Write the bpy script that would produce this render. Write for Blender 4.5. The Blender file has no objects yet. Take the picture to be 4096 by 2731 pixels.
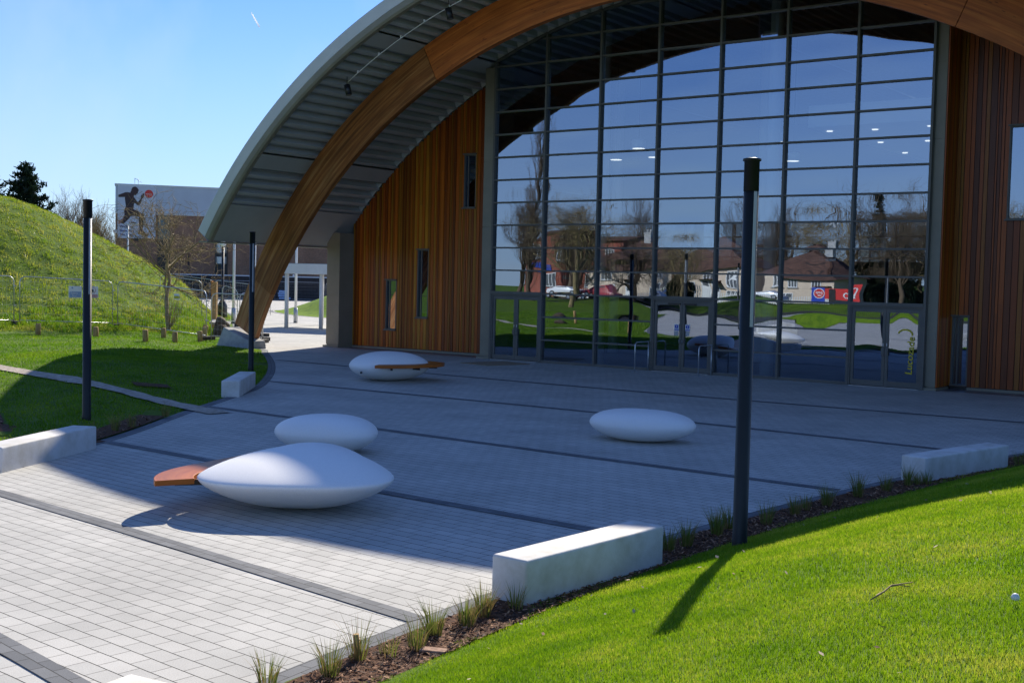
import bpy, bmesh, math, random
import numpy as np
from mathutils import Vector, Matrix, Euler
random.seed(7); RNG = np.random.default_rng(7)
SC = bpy.context.scene; COL = SC.collection
R = math.radians

# ------------------------------------------------------------------ camera
cam = bpy.data.cameras.new("camera"); camo = bpy.data.objects.new("camera", cam); COL.objects.link(camo)
cam.sensor_width = 36.0; cam.lens = 4866.86 / 4096 * 36.0
cam.clip_start = 0.1; cam.clip_end = 9000
_yaw, _pitch, _roll = -0.636665, -0.049738, 0.023454
_f = Vector((math.sin(_yaw)*math.cos(_pitch), math.cos(_yaw)*math.cos(_pitch), math.sin(_pitch)))
_r = Vector((math.cos(_yaw), -math.sin(_yaw), 0)); _u = _r.cross(_f)
_r2 = _r*math.cos(_roll) + _u*math.sin(_roll); _u2 = -_r*math.sin(_roll) + _u*math.cos(_roll)
camo.matrix_world = Matrix(((_r2.x, _u2.x, -_f.x, 17.7704), (_r2.y, _u2.y, -_f.y, -34.6519), (_r2.z, _u2.z, -_f.z, 2.8308), (0, 0, 0, 1)))
SC.camera = camo

# ------------------------------------------------------------------ sky, sun, exposure
SUN_DIR = Vector((0.56, -1.458, -1.0)).normalized()          # the way the light travels
sun_el = math.asin(-SUN_DIR.z); sun_az = math.atan2(-SUN_DIR.x, -SUN_DIR.y)
world = bpy.data.worlds.new("World"); SC.world = world; world.use_nodes = True
wn = world.node_tree.nodes; wl = world.node_tree.links
bg = wn["Background"]; bg.inputs[1].default_value = 0.077
sky = wn.new("ShaderNodeTexSky"); sky.sky_type = 'NISHITA'; sky.sun_disc = False
sky.sun_elevation = sun_el; sky.sun_rotation = sun_az
sky.altitude = 50; sky.air_density = 1.0; sky.dust_density = 0.0; sky.ozone_density = 3.0
# thin wisps of high cloud mixed over the sky
tc = wn.new("ShaderNodeTexCoord"); mp = wn.new("ShaderNodeMapping")
mp.inputs['Rotation'].default_value = (0.5, 0.35, 0.9); mp.inputs['Scale'].default_value = (1.2, 5.0, 2.6)
nz = wn.new("ShaderNodeTexNoise"); nz.inputs['Scale'].default_value = 1.6; nz.inputs['Detail'].default_value = 5; nz.inputs['Roughness'].default_value = 0.55
rp = wn.new("ShaderNodeMapRange"); rp.inputs[1].default_value = 0.48; rp.inputs[2].default_value = 0.9; rp.inputs[3].default_value = 0.0; rp.inputs[4].default_value = 0.45
tint = wn.new("ShaderNodeMixRGB"); tint.blend_type = 'MULTIPLY'; tint.inputs[0].default_value = 1.0; tint.inputs[2].default_value = (0.66, 0.89, 1.32, 1)   # the camera's cool daylight balance
mx = wn.new("ShaderNodeMixRGB"); mx.inputs[2].default_value = (6.2, 7.4, 8.6, 1)
wl.new(tc.outputs['Generated'], mp.inputs[0]); wl.new(mp.outputs[0], nz.inputs[0]); wl.new(nz.outputs[0], rp.inputs[0])
wl.new(rp.outputs[0], mx.inputs[0]); wl.new(sky.outputs[0], tint.inputs[1]); wl.new(tint.outputs[0], mx.inputs[1]); # pale air towards the horizon
sz = wn.new("ShaderNodeSeparateXYZ"); wl.new(tc.outputs['Generated'], sz.inputs[0])
hr_ = wn.new("ShaderNodeMapRange"); hr_.interpolation_type = 'SMOOTHSTEP'; hr_.inputs[1].default_value = 0.0; hr_.inputs[2].default_value = 0.26; hr_.inputs[3].default_value = 0.55; hr_.inputs[4].default_value = 0.0; wl.new(sz.outputs[2], hr_.inputs[0])
hm = wn.new("ShaderNodeMixRGB"); hm.inputs[2].default_value = (5.4, 6.6, 8.1, 1); wl.new(hr_.outputs[0], hm.inputs[0]); wl.new(mx.outputs[0], hm.inputs[1]); wl.new(hm.outputs[0], bg.inputs[0])
sl = bpy.data.lights.new("sun", 'SUN'); sl.energy = 5.0; sl.angle = R(0.5); sl.color = (1.0, 0.92, 0.78)
so = bpy.data.objects.new("sun", sl); COL.objects.link(so); so.location = (-30, 60, 60)
so.rotation_euler = SUN_DIR.to_track_quat('-Z', 'Y').to_euler()
SC.view_settings.view_transform = 'Standard'; SC.view_settings.look = 'None'
SC.view_settings.exposure = 0.65; SC.view_settings.gamma = 1.0
SC.render.engine = 'CYCLES'; SC.cycles.use_denoising = True
SC.cycles.max_bounces = 10; SC.cycles.transparent_max_bounces = 24; SC.cycles.glossy_bounces = 5; SC.cycles.diffuse_bounces = 4

# ------------------------------------------------------------------ the lie of the land
L_EDGE = [(-46,-72.3),(-35,-60),(-29,-47),(-23,-35),(-17,-26),(-11.5,-21.6),(-6,-21.3),(-1.8,-23.5),(0.6,-25.6),(1.9,-25.9),(1.25,-24.55),(0.62,-23.2),(-0.3,-21.6),(-2.25,-18.9),(-4.55,-15.4),(-5.71,-13.81),
          (-7.14,-12.28),(-8.97,-10.44),(-11.38,-8.22),(-13.88,-6.09),(-15.83,-4.52),(-17.5,-3.0),(-20.0,-2.1),(-23.0,0.3),(-27,3.6),(-31.5,7.6),(-37,12.2),(-44,18.3),(-55,27),(-112,43)]
R_EDGE = [(15.5,-1.5),(14.3,-5),(13.1,-9.6),(12.45,-12.5),(11.9,-16.0),(11.45,-20.4),(11.33,-22.9),(11.35,-25.9),(11.62,-28.9),(12.05,-31.5),(12.9,-34.5),(13.6,-38),(12.8,-43),(11.5,-54),(7,-65),(-1,-72.3)]
PLAZA = L_EDGE + [(-117,50),(-60,92),(-20,75),(45,70),(45,4),(22,1)] + R_EDGE
def _seg_d(px, py, poly, closed=True):
    d = np.full(px.shape, 1e9); n = len(poly)
    for i in range(n if closed else n-1):
        ax, ay = poly[i]; bx, by = poly[(i+1) % n]
        vx, vy = bx-ax, by-ay; t = np.clip(((px-ax)*vx+(py-ay)*vy)/(vx*vx+vy*vy), 0, 1)
        d = np.minimum(d, np.hypot(px-ax-t*vx, py-ay-t*vy))
    return d
def _inside(px, py, poly):
    c = np.zeros(px.shape, bool); n = len(poly)
    for i in range(n):
        ax, ay = poly[i]; bx, by = poly[(i+1) % n]
        if ay == by: continue
        m = ((ay > py) != (by > py)) & (px < (bx-ax)*(py-ay)/(by-ay)+ax)
        c ^= m
    return c
def _ss(t): t = np.clip(t, 0, 1); return t*t*(3-2*t)
def land(px, py):
    px = np.asarray(px, float); py = np.asarray(py, float)
    d = _seg_d(px, py, PLAZA); ins = _inside(px, py, PLAZA); sd = np.where(ins, -d, d)
    right = (px > 7) & (py < 2)
    hl = 0.30*_ss(sd/5.0)
    hr = 1.5*(1-np.exp(-(np.maximum(sd-0.5, 0)**1.3)/4.4))*_ss((60-px)/30)
    r = np.hypot(px+46, py)/22.0
    hill = 6.8*np.where(r < 1, (0.5*(1+np.cos(np.pi*np.clip(r, 0, 1))))**1.3, 0)
    hill = hill*_ss(sd/3.0)
    far = 0.75*_ss((-py-66)/12)
    lump = 0.055*np.sin(px*2.3+py*.9)*np.sin(py*2.9-px*.7)+0.05*np.sin(px*4.1-py*1.7+1)*np.sin(py*5.3+px*1.1)+.03*np.sin(px*7.9+py*3)*np.sin(py*9.1-px*2)
    hill = hill+0.45*lump*np.clip(hill*2, 0, 1)
    h = np.where(right, hr*np.clip((75+py)/20, 0, 1), hl+hill) + far*_ss(sd/4)
    und = 0.05*np.sin(px*0.9+1.3)*np.sin(py*0.7)*_ss((sd-1)/3)
    return np.where(sd > 0, h+0.012+und, np.where(sd > -0.25, -0.06+0.072*(sd+0.25)/0.25, -0.06))
def hz(x, y): return float(land(np.array([x]), np.array([y]))[0])

# ------------------------------------------------------------------ materials
def newmat(name):
    m = bpy.data.materials.new(name); m.use_nodes = True
    nt = m.node_tree; return m, nt.nodes, nt.links, nt.nodes["Principled BSDF"]
def mat(name, col, rough=0.6, metal=0.0, var=0.0, scale=4.0, bump=0.0, bscale=60.0, spec=0.5, stretch=None, col2=None, vlo=0.35, vhi=0.65):
    m, n, l, b = newmat(name)
    b.inputs['Roughness'].default_value = rough; b.inputs['Metallic'].default_value = metal
    b.inputs['Specular IOR Level'].default_value = spec
    b.inputs['Base Color'].default_value = (*col, 1)
    if var or col2:
        t = n.new("ShaderNodeTexCoord"); mpn = n.new("ShaderNodeMapping"); nz = n.new("ShaderNodeTexNoise")
        nz.inputs['Scale'].default_value = scale; nz.inputs['Detail'].default_value = 6; nz.inputs['Roughness'].default_value = 0.6
        if stretch: mpn.inputs['Scale'].default_value = stretch
        l.new(t.outputs['Object'], mpn.inputs[0]); l.new(mpn.outputs[0], nz.inputs[0])
        mr = n.new("ShaderNodeMapRange"); mr.inputs[1].default_value = vlo; mr.inputs[2].default_value = vhi
        l.new(nz.outputs[0], mr.inputs[0])
        mx = n.new("ShaderNodeMixRGB"); c2 = col2 or tuple(c*(1-var) for c in col); c1 = col if col2 else tuple(min(1, c*(1+var*0.6)) for c in col)
        mx.inputs[1].default_value = (*c1, 1); mx.inputs[2].default_value = (*c2, 1)
        l.new(mr.outputs[0], mx.inputs[0]); l.new(mx.outputs[0], b.inputs['Base Color'])
    if bump:
        t = n.new("ShaderNodeTexCoord"); nz = n.new("ShaderNodeTexNoise"); nz.inputs['Scale'].default_value = bscale; nz.inputs['Detail'].default_value = 4
        bp = n.new("ShaderNodeBump"); bp.inputs['Strength'].default_value = bump; bp.inputs['Distance'].default_value = 0.02
        l.new(t.outputs['Object'], nz.inputs[0]); l.new(nz.outputs[0], bp.inputs['Height']); l.new(bp.outputs[0], b.inputs['Normal'])
    return m
def brick_mat(name, c1, c2, mortar, bw, rh, ms, rotz=0.0, coord='Object', rough=0.85, bump=0.35, dots=0.0, offset=0.5, vert=False, grime=0.25, rows=0.0):
    m, n, l, b = newmat(name); b.inputs['Roughness'].default_value = rough; b.inputs['Specular IOR Level'].default_value = 0.25
    t = n.new("ShaderNodeTexCoord"); mpn = n.new("ShaderNodeMapping"); mpn.inputs['Rotation'].default_value = (0, 0, rotz)
    l.new(t.outputs[coord], mpn.inputs[0]); src = mpn.outputs[0]
    if vert:
        sx = n.new("ShaderNodeSeparateXYZ"); cb = n.new("ShaderNodeCombineXYZ"); ad = n.new("ShaderNodeMath"); ad.operation = 'ADD'
        l.new(src, sx.inputs[0]); l.new(sx.outputs[0], ad.inputs[0]); l.new(sx.outputs[1], ad.inputs[1]); l.new(ad.outputs[0], cb.inputs[0]); l.new(sx.outputs[2], cb.inputs[1]); src = cb.outputs[0]
    # joints wander a little, as laid blocks do
    wz = n.new("ShaderNodeTexNoise"); wz.inputs['Scale'].default_value = 2.3; wz.inputs['Detail'].default_value = 2
    l.new(src, wz.inputs[0])
    ws = n.new("ShaderNodeVectorMath"); ws.operation = 'MULTIPLY_ADD'; ws.inputs[1].default_value = (0.012, 0.012, 0); 
    l.new(wz.outputs['Color'], ws.inputs[0]); l.new(src, ws.inputs[2])
    br = n.new("ShaderNodeTexBrick"); br.offset = offset; br.inputs['Color1'].default_value = (*c1, 1); br.inputs['Color2'].default_value = (*c2, 1)
    br.inputs['Mortar'].default_value = (*mortar, 1); br.inputs['Scale'].default_value = 1.0
    br.inputs['Mortar Size'].default_value = ms; br.inputs['Mortar Smooth'].default_value = 0.3; br.inputs['Brick Width'].default_value = bw; br.inputs['Row Height'].default_value = rh
    l.new(ws.outputs[0], br.inputs[0])
    if rows:      # the joints along the courses are opener than the cross joints
        sp = n.new("ShaderNodeSeparateXYZ"); l.new(ws.outputs[0], sp.inputs[0]); dv = n.new("ShaderNodeMath"); dv.operation = 'DIVIDE'; dv.inputs[1].default_value = rh; l.new(sp.outputs[1], dv.inputs[0])
        fr_ = n.new("ShaderNodeMath"); fr_.operation = 'PINGPONG'; fr_.inputs[1].default_value = 0.5; l.new(dv.outputs[0], fr_.inputs[0])
        rr = n.new("ShaderNodeMapRange"); rr.inputs[1].default_value = rows*.6/rh; rr.inputs[2].default_value = rows/rh; rr.inputs[3].default_value = 0.12; rr.inputs[4].default_value = 1.0; l.new(fr_.outputs[0], rr.inputs[0])
    g = n.new("ShaderNodeTexNoise"); g.inputs['Scale'].default_value = 0.55; g.inputs['Detail'].default_value = 7; g.inputs['Roughness'].default_value = 0.65; l.new(t.outputs[coord], g.inputs[0])
    gr = n.new("ShaderNodeMapRange"); gr.inputs[1].default_value = 0.3; gr.inputs[2].default_value = 0.7; gr.inputs[3].default_value = 1-grime; gr.inputs[4].default_value = 1+grime*0.45; l.new(g.outputs[0], gr.inputs[0])
    f = n.new("ShaderNodeTexNoise"); f.inputs['Scale'].default_value = 95; f.inputs['Detail'].default_value = 3; l.new(t.outputs[coord], f.inputs[0])
    fr = n.new("ShaderNodeMapRange"); fr.inputs[1].default_value = 0.3; fr.inputs[2].default_value = 0.7; fr.inputs[3].default_value = 0.86; fr.inputs[4].default_value = 1.14; l.new(f.outputs[0], fr.inputs[0])
    mu = n.new("ShaderNodeMath"); mu.operation = 'MULTIPLY'; l.new(gr.outputs[0], mu.inputs[0]); l.new(fr.outputs[0], mu.inputs[1])
    if rows:
        m2_ = n.new("ShaderNodeMath"); m2_.operation = 'MULTIPLY'; l.new(mu.outputs[0], m2_.inputs[0]); l.new(rr.outputs[0], m2_.inputs[1]); mu = m2_
    vm = n.new("ShaderNodeVectorMath"); vm.operation = 'SCALE'; l.new(br.outputs[0], vm.inputs[0]); l.new(mu.outputs[0], vm.inputs['Scale'])
    l.new(vm.outputs[0], b.inputs['Base Color'])
    bp = n.new("ShaderNodeBump"); bp.inputs['Strength'].default_value = bump; bp.inputs['Distance'].default_value = 0.006; bp.invert = True
    l.new(br.outputs['Fac'], bp.inputs['Height']); l.new(bp.outputs[0], b.inputs['Normal'])
    return m
def wood_mat(name, dark, mid, light, su=1.0, sv=22.0, knots=False, rough=0.55):
    # grain runs along U
    m, n, l, b = newmat(name); b.inputs['Roughness'].default_value = rough; b.inputs['Specular IOR Level'].default_value = 0.3
    uv = n.new("ShaderNodeUVMap"); mpn = n.new("ShaderNodeMapping"); mpn.inputs['Scale'].default_value = (su, sv, 1); l.new(uv.outputs[0], mpn.inputs[0])
    nz = n.new("ShaderNodeTexNoise"); nz.inputs['Scale'].default_value = 1.0; nz.inputs['Detail'].default_value = 8; nz.inputs['Roughness'].default_value = 0.62; nz.inputs['Distortion'].default_value = 0.25; l.new(mpn.outputs[0], nz.inputs[0])
    cr = n.new("ShaderNodeValToRGB"); e = cr.color_ramp.elements; e[0].position = 0.3; e[0].color = (*dark, 1); e[1].position = 0.72; e[1].color = (*light, 1)
    k = cr.color_ramp.elements.new(0.5); k.color = (*mid, 1); l.new(nz.outputs[0], cr.inputs[0]); out = cr.outputs[0]
    # wide stain patches
    m2 = n.new("ShaderNodeMapping"); m2.inputs['Scale'].default_value = (0.5, 2.0, 1); l.new(uv.outputs[0], m2.inputs[0])
    n2 = n.new("ShaderNodeTexNoise"); n2.inputs['Scale'].default_value = 1.3; n2.inputs['Detail'].default_value = 4; l.new(m2.outputs[0], n2.inputs[0])
    r2 = n.new("ShaderNodeMapRange"); r2.inputs[1].default_value = 0.3; r2.inputs[2].default_value = 0.7; r2.inputs[3].default_value = 0.72; r2.inputs[4].default_value = 1.2; l.new(n2.outputs[0], r2.inputs[0])
    vm = n.new("ShaderNodeVectorMath"); vm.operation = 'SCALE'; l.new(out, vm.inputs[0]); l.new(r2.outputs[0], vm.inputs['Scale']); out = vm.outputs[0]
    if knots:
        m3 = n.new("ShaderNodeMapping"); m3.inputs['Scale'].default_value = (2.2, 9, 1); l.new(uv.outputs[0], m3.inputs[0])
        vo = n.new("ShaderNodeTexVoronoi"); vo.inputs['Scale'].default_value = 1.0; l.new(m3.outputs[0], vo.inputs[0])
        r3 = n.new("ShaderNodeMapRange"); r3.inputs[1].default_value = 0.06; r3.inputs[2].default_value = 0.16; r3.inputs[3].default_value = 0.75; r3.inputs[4].default_value = 0.0; l.new(vo.outputs[0], r3.inputs[0])
        mx = n.new("ShaderNodeMixRGB"); mx.inputs[2].default_value = (*[c*0.35 for c in dark], 1); l.new(r3.outputs[0], mx.inputs[0]); l.new(out, mx.inputs[1]); out = mx.outputs[0]
    l.new(out, b.inputs['Base Color'])
    bp = n.new("ShaderNodeBump"); bp.inputs['Strength'].default_value = 0.12; bp.inputs['Distance'].default_value = 0.01; l.new(nz.outputs[0], bp.inputs['Height']); l.new(bp.outputs[0], b.inputs['Normal'])
    return m
def leaf_mat(name, cols, trans=0.45, scale=0.35, rough=0.5):
    # blade / needle material: colour drifts over the ground in patches
    m, n, l, b = newmat(name); b.inputs['Roughness'].default_value = rough; b.inputs['Specular IOR Level'].default_value = 0.35
    t = n.new("ShaderNodeTexCoord"); nz = n.new("ShaderNodeTexNoise"); nz.inputs['Scale'].default_value = scale; nz.inputs['Detail'].default_value = 6; nz.inputs['Roughness'].default_value = 0.62
    l.new(t.outputs['Object'], nz.inputs[0])
    nf = n.new("ShaderNodeTexNoise"); nf.inputs['Scale'].default_value = scale*45; nf.inputs['Detail'].default_value = 2; l.new(t.outputs['Object'], nf.inputs[0])
    av = n.new("ShaderNodeMixRGB"); av.inputs[0].default_value = 0.42; l.new(nz.outputs[0], av.inputs[1]); l.new(nf.outputs[0], av.inputs[2])
    cr = n.new("ShaderNodeValToRGB"); e = cr.color_ramp.elements; e[0].position = 0.36; e[0].color = (*cols[0], 1); e[1].position = 0.64; e[1].color = (*cols[2], 1)
    k = e.new(0.5); k.color = (*cols[1], 1); l.new(av.outputs[0], cr.inputs[0])
    l.new(cr.outputs[0], b.inputs['Base Color'])
    tr = n.new("ShaderNodeBsdfTranslucent"); l.new(cr.outputs[0], tr.inputs[0]); ms = n.new("ShaderNodeMixShader"); ms.inputs[0].default_value = trans
    o = n["Material Output"]; l.new(b.outputs[0], ms.inputs[1]); l.new(tr.outputs[0], ms.inputs[2]); l.new(ms.outputs[0], o.inputs[0])
    return m
def glass_mat(name, refl=0.34, tint=(0.42, 0.52, 0.55)):
    m, n, l, b = newmat(name); n.remove(b)
    g = n.new("ShaderNodeBsdfGlossy"); g.inputs['Roughness'].default_value = 0.0; g.inputs['Color'].default_value = (0.64, 0.77, 1, 1)
    tr = n.new("ShaderNodeBsdfTransparent"); tr.inputs['Color'].default_value = (*tint, 1)
    lw = n.new("ShaderNodeFresnel"); lw.inputs['IOR'].default_value = 1.5
    mr = n.new("ShaderNodeMath"); mr.operation = 'ADD'; mr.use_clamp = True; mr.inputs[1].default_value = refl; l.new(lw.outputs[0], mr.inputs[0])
    ms = n.new("ShaderNodeMixShader"); l.new(mr.outputs[0], ms.inputs[0]); l.new(tr.outputs[0], ms.inputs[1]); l.new(g.outputs[0], ms.inputs[2]); l.new(ms.outputs[0], n["Material Output"].inputs[0])
    return m
def emit_mat(name, col, s):
    m, n, l, b = newmat(name); n.remove(b); e = n.new("ShaderNodeEmission"); e.inputs[0].default_value = (*col, 1); e.inputs[1].default_value = s; l.new(e.outputs[0], n["Material Output"].inputs[0]); return m
def board_mat(name):
    # timber boards: tone per board from the mesh attribute, grain along Z
    m, n, l, b = newmat(name); b.inputs['Roughness'].default_value = 0.42; b.inputs['Specular IOR Level'].default_value = 0.4
    at = n.new("ShaderNodeAttribute"); at.attribute_name = "tone"
    t = n.new("ShaderNodeTexCoord"); mpn = n.new("ShaderNodeMapping"); mpn.inputs['Scale'].default_value = (30, 30, 1.1); l.new(t.outputs['Object'], mpn.inputs[0])
    nz = n.new("ShaderNodeTexNoise"); nz.inputs['Scale'].default_value = 1.0; nz.inputs['Detail'].default_value = 6; l.new(mpn.outputs[0], nz.inputs[0])
    mr = n.new("ShaderNodeMapRange"); mr.inputs[1].default_value = 0.3; mr.inputs[2].default_value = 0.7; mr.inputs[3].default_value = 0.8; mr.inputs[4].default_value = 1.2; l.new(nz.outputs[0], mr.inputs[0])
    vm = n.new("ShaderNodeVectorMath"); vm.operation = 'SCALE'; l.new(at.outputs['Color'], vm.inputs[0]); l.new(mr.outputs[0], vm.inputs['Scale']); l.new(vm.outputs[0], b.inputs['Base Color'])
    return m
MT = {}
MT['paver'] = brick_mat('pale_block_paving', (0.53,0.515,0.48), (0.465,0.455,0.425), (0.12,0.11,0.10), 0.27, 0.18, 0.0045, R(4.2), rows=0.006, grime=0.2)
MT['sett'] = brick_mat('charcoal_setts', (0.20,0.205,0.215), (0.14,0.145,0.155), (0.05,0.05,0.05), 0.25, 0.11, 0.005, 0, 'UV')
MT['brick'] = brick_mat('brown_brick', (0.42,0.20,0.115), (0.27,0.13,0.08), (0.30,0.25,0.20), 0.225, 0.075, 0.008, 0, vert=True, bump=0.2)
MT['dbrick'] = brick_mat('dark_brick', (0.045,0.04,0.042), (0.03,0.028,0.03), (0.06,0.06,0.06), 0.225, 0.075, 0.008, 0, vert=True, bump=0.2)
MT['rbrick'] = brick_mat('red_brick', (0.42,0.10,0.06), (0.33,0.08,0.05), (0.25,0.2,0.17), 0.225, 0.075, 0.008, 0, vert=True, bump=0.2)
MT['lawn'] = mat('lawn_soil_and_turf', (0.11,0.18,0.016), 0.9, var=0.0, col2=(0.06,0.11,0.012), scale=1.6, bump=0.7, bscale=22, spec=0.1)
MT['mound'] = mat('mound_turf', (0.20,0.31,0.016), 0.9, col2=(0.10,0.19,0.012), scale=2.2, bump=0.6, bscale=14, spec=0.1)
MT['gravel'] = mat('gravel_path', (0.54,0.48,0.41), 0.95, col2=(0.33,0.28,0.23), scale=9, bump=0.6, bscale=120, spec=0.1)
MT['bark'] = mat('bark_mulch', (0.16,0.075,0.04), 0.9, col2=(0.05,0.026,0.017), scale=25, bump=1.0, bscale=55, spec=0.15)
MT['asphalt'] = mat('asphalt', (0.06,0.06,0.062), 0.9, var=0.3, scale=3, bump=0.3, bscale=150, spec=0.2)
MT['flag'] = mat('pavement_slabs', (0.36,0.35,0.34), 0.9, var=0.2, scale=2, spec=0.2)
MT['stone'] = mat('white_terrazzo', (0.87,0.86,0.84), 0.5, var=0.06, scale=70, bump=0.05, bscale=160, spec=0.4)
MT['conc'] = mat('cast_concrete', (0.71,0.69,0.66), 0.75, col2=(0.55,0.52,0.45), scale=3.4, bump=0.12, bscale=45, spec=0.25, vlo=0.42, vhi=0.72)
MT['conc_old'] = mat('footing_concrete', (0.46,0.45,0.43), 0.85, col2=(0.30,0.30,0.29), scale=2.4, bump=0.25, bscale=30, spec=0.2)
MT['post'] = mat('charcoal_powder_coat', (0.012,0.015,0.016), 0.42, 0.0, var=0.2, scale=3, spec=0.35)
MT['strip'] = mat('frosted_diffuser', (0.36,0.38,0.40), 0.4, var=0.05, scale=5, spec=0.4)
MT['frame'] = mat('bronze_grey_frame', (0.125,0.12,0.105), 0.5, 0.0, var=0.1, scale=2, spec=0.4)
MT['panel'] = mat('grey_cladding_panel', (0.235,0.215,0.16), 0.5, 0.0, var=0.10, scale=1.3, spec=0.4)
MT['deck'] = mat('light_grey_steel_deck', (0.40,0.41,0.405), 0.5, 0.0, var=0.08, scale=1.1, spec=0.4)
MT['soffit'] = mat('grey_soffit_board', (0.36,0.365,0.36), 0.6, 0.0, var=0.06, scale=0.9, spec=0.3)
MT['fascia'] = mat('pale_grey_fascia', (0.58,0.60,0.60), 0.45, 0.0, var=0.06, scale=0.8, spec=0.5)
MT['roof'] = mat('standing_seam_roof', (0.42,0.44,0.46), 0.4, 0.3, var=0.1, scale=1.5)
MT['white'] = mat('white_paint', (0.78,0.78,0.76), 0.45, var=0.05, scale=3)
MT['steel'] = mat('galvanised_steel', (0.52,0.54,0.56), 0.38, 0.75, var=0.15, scale=8)
MT['black'] = mat('black_plastic', (0.015,0.015,0.016), 0.4, var=0.1, scale=6)
MT['rubber'] = mat('dark_rubber_block', (0.05,0.045,0.04), 0.8, var=0.4, scale=9)
MT['board'] = board_mat('cedar_boards')
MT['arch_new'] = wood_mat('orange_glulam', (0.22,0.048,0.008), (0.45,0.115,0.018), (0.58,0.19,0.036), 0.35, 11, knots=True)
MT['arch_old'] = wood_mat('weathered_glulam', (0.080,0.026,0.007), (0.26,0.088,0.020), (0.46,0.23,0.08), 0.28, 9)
MT['arch_base'] = wood_mat('base_glulam', (0.16,0.055,0.018), (0.36,0.14,0.045), (0.50,0.28,0.12), 0.28, 9)
MT['teak'] = wood_mat('oiled_hardwood', (0.32,0.075,0.010), (0.44,0.120,0.016), (0.54,0.17,0.026), 1.3, 9, rough=0.4)
MT['log'] = mat('treated_timber', (0.52,0.32,0.12), 0.8, col2=(0.30,0.18,0.07), scale=6, stretch=(3,3,0.6), bump=0.2)
MT['ply'] = mat('plywood_mat', (0.30,0.23,0.155), 0.9, var=0.2, scale=6, bump=0.2)
MT['glass'] = glass_mat('coated_facade_glass', 0.33, (0.62,0.70,0.72))
MT['glass2'] = glass_mat('window_glass', 0.30, (0.25,0.3,0.33))
MT['inwall'] = mat('dark_interior', (0.10,0.11,0.12), 0.7, var=0.2, scale=0.5)
MT['infloor'] = mat('interior_floor', (0.16,0.17,0.18), 0.35, var=0.15, scale=1)
MT['incol'] = mat('pale_interior_column', (0.86,0.90,0.88), 0.6, var=0.03, scale=1)
MT['lamp_on'] = emit_mat('lit_downlight', (1.0,0.93,0.82), 1.2)
MT['cream'] = mat('cream_render', (0.70,0.56,0.42), 0.9, var=0.08, scale=0.7)
MT['tile'] = brick_mat('brown_roof_tiles', (0.16,0.085,0.06), (0.11,0.06,0.045), (0.05,0.035,0.03), 0.3, 0.2, 0.015, 0, vert=True, bump=0.3)
MT['clad'] = mat('blue_grey_metal_cladding', (0.50,0.55,0.62), 0.45, 0.1, var=0.06, scale=0.4)
MT['rock'] = mat('rough_boulder', (0.13,0.095,0.06), 0.95, col2=(0.04,0.03,0.02), scale=5, bump=0.8, bscale=9)
MT['twig'] = mat('bare_bark', (0.15,0.105,0.06), 0.9, col2=(0.09,0.062,0.04), scale=8)
MT['twig_y'] = mat('lichened_bark', (0.34,0.26,0.11), 0.9, col2=(0.15,0.105,0.06), scale=3)
MT['fadeblue'] = mat('faded_blue_print', (0.24,0.33,0.50), .6, var=.1); MT['fadered'] = mat('faded_red_print', (0.52,0.30,0.32), .6, var=.1)
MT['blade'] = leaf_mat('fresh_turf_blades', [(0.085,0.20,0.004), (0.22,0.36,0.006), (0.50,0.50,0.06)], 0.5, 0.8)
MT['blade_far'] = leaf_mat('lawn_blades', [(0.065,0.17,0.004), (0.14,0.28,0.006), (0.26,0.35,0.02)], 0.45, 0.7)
MT['rough'] = leaf_mat('rough_hill_grass', [(0.09,0.22,0.006), (0.31,0.38,0.02), (0.60,0.50,0.13)], 0.42, 0.9)
MT['tuss'] = leaf_mat('tussock_blades', [(0.10,0.17,0.02), (0.17,0.22,0.035), (0.40,0.26,0.09)], 0.35, 9)
MT['straw'] = leaf_mat('straw_blades', [(0.20,0.17,0.06), (0.30,0.20,0.08), (0.45,0.30,0.12)], 0.3, 9)
MT['needle'] = leaf_mat('dark_needles', [(0.008,0.018,0.012), (0.014,0.03,0.016), (0.03,0.05,0.02)], 0.15, 1.2)
MT['hedge'] = leaf_mat('evergreen_leaves', [(0.02,0.05,0.012), (0.035,0.075,0.015), (0.07,0.11,0.02)], 0.25, 1.2)
MT['blue'] = mat('mid_blue_panel', (0.02,0.06,0.42), 0.4, var=0.05)
MT['red'] = mat('sign_red', (0.62,0.025,0.02), 0.45, var=0.05)
MT['navy'] = mat('navy_print', (0.035,0.035,0.17), 0.5, var=0.05)
MT['dkfig'] = mat('dark_figure_print', (0.016,0.011,0.016), 0.5, var=0.3, scale=0.7, col2=(0.05,0.012,0.012))
MT['skin'] = mat('blurred_skin_print', (0.42,0.20,0.15), 0.5, var=0.2, scale=1.5)
MT['banner'] = mat('grey_poster_sheet', (0.52,0.55,0.62), 0.5, col2=(0.62,0.65,0.72), scale=0.25)
MT['signw'] = mat('sign_white', (0.72,0.73,0.74), 0.5, var=0.05)
MT['yellow'] = mat('yellow_vinyl', (0.55,0.45,0.02), 0.5, var=0.05)
MT['sunlit_or'] = mat('sunlit_side_timber', (0.62,0.27,0.06), 0.8, col2=(0.40,0.17,0.05), scale=5); MT['slab'] = mat('pinkish_bark', (0.42,0.25,0.17), 0.9, col2=(0.2,.11,.07), scale=30)  # the orange is a painted sunlit tone for the gate post's side

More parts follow.
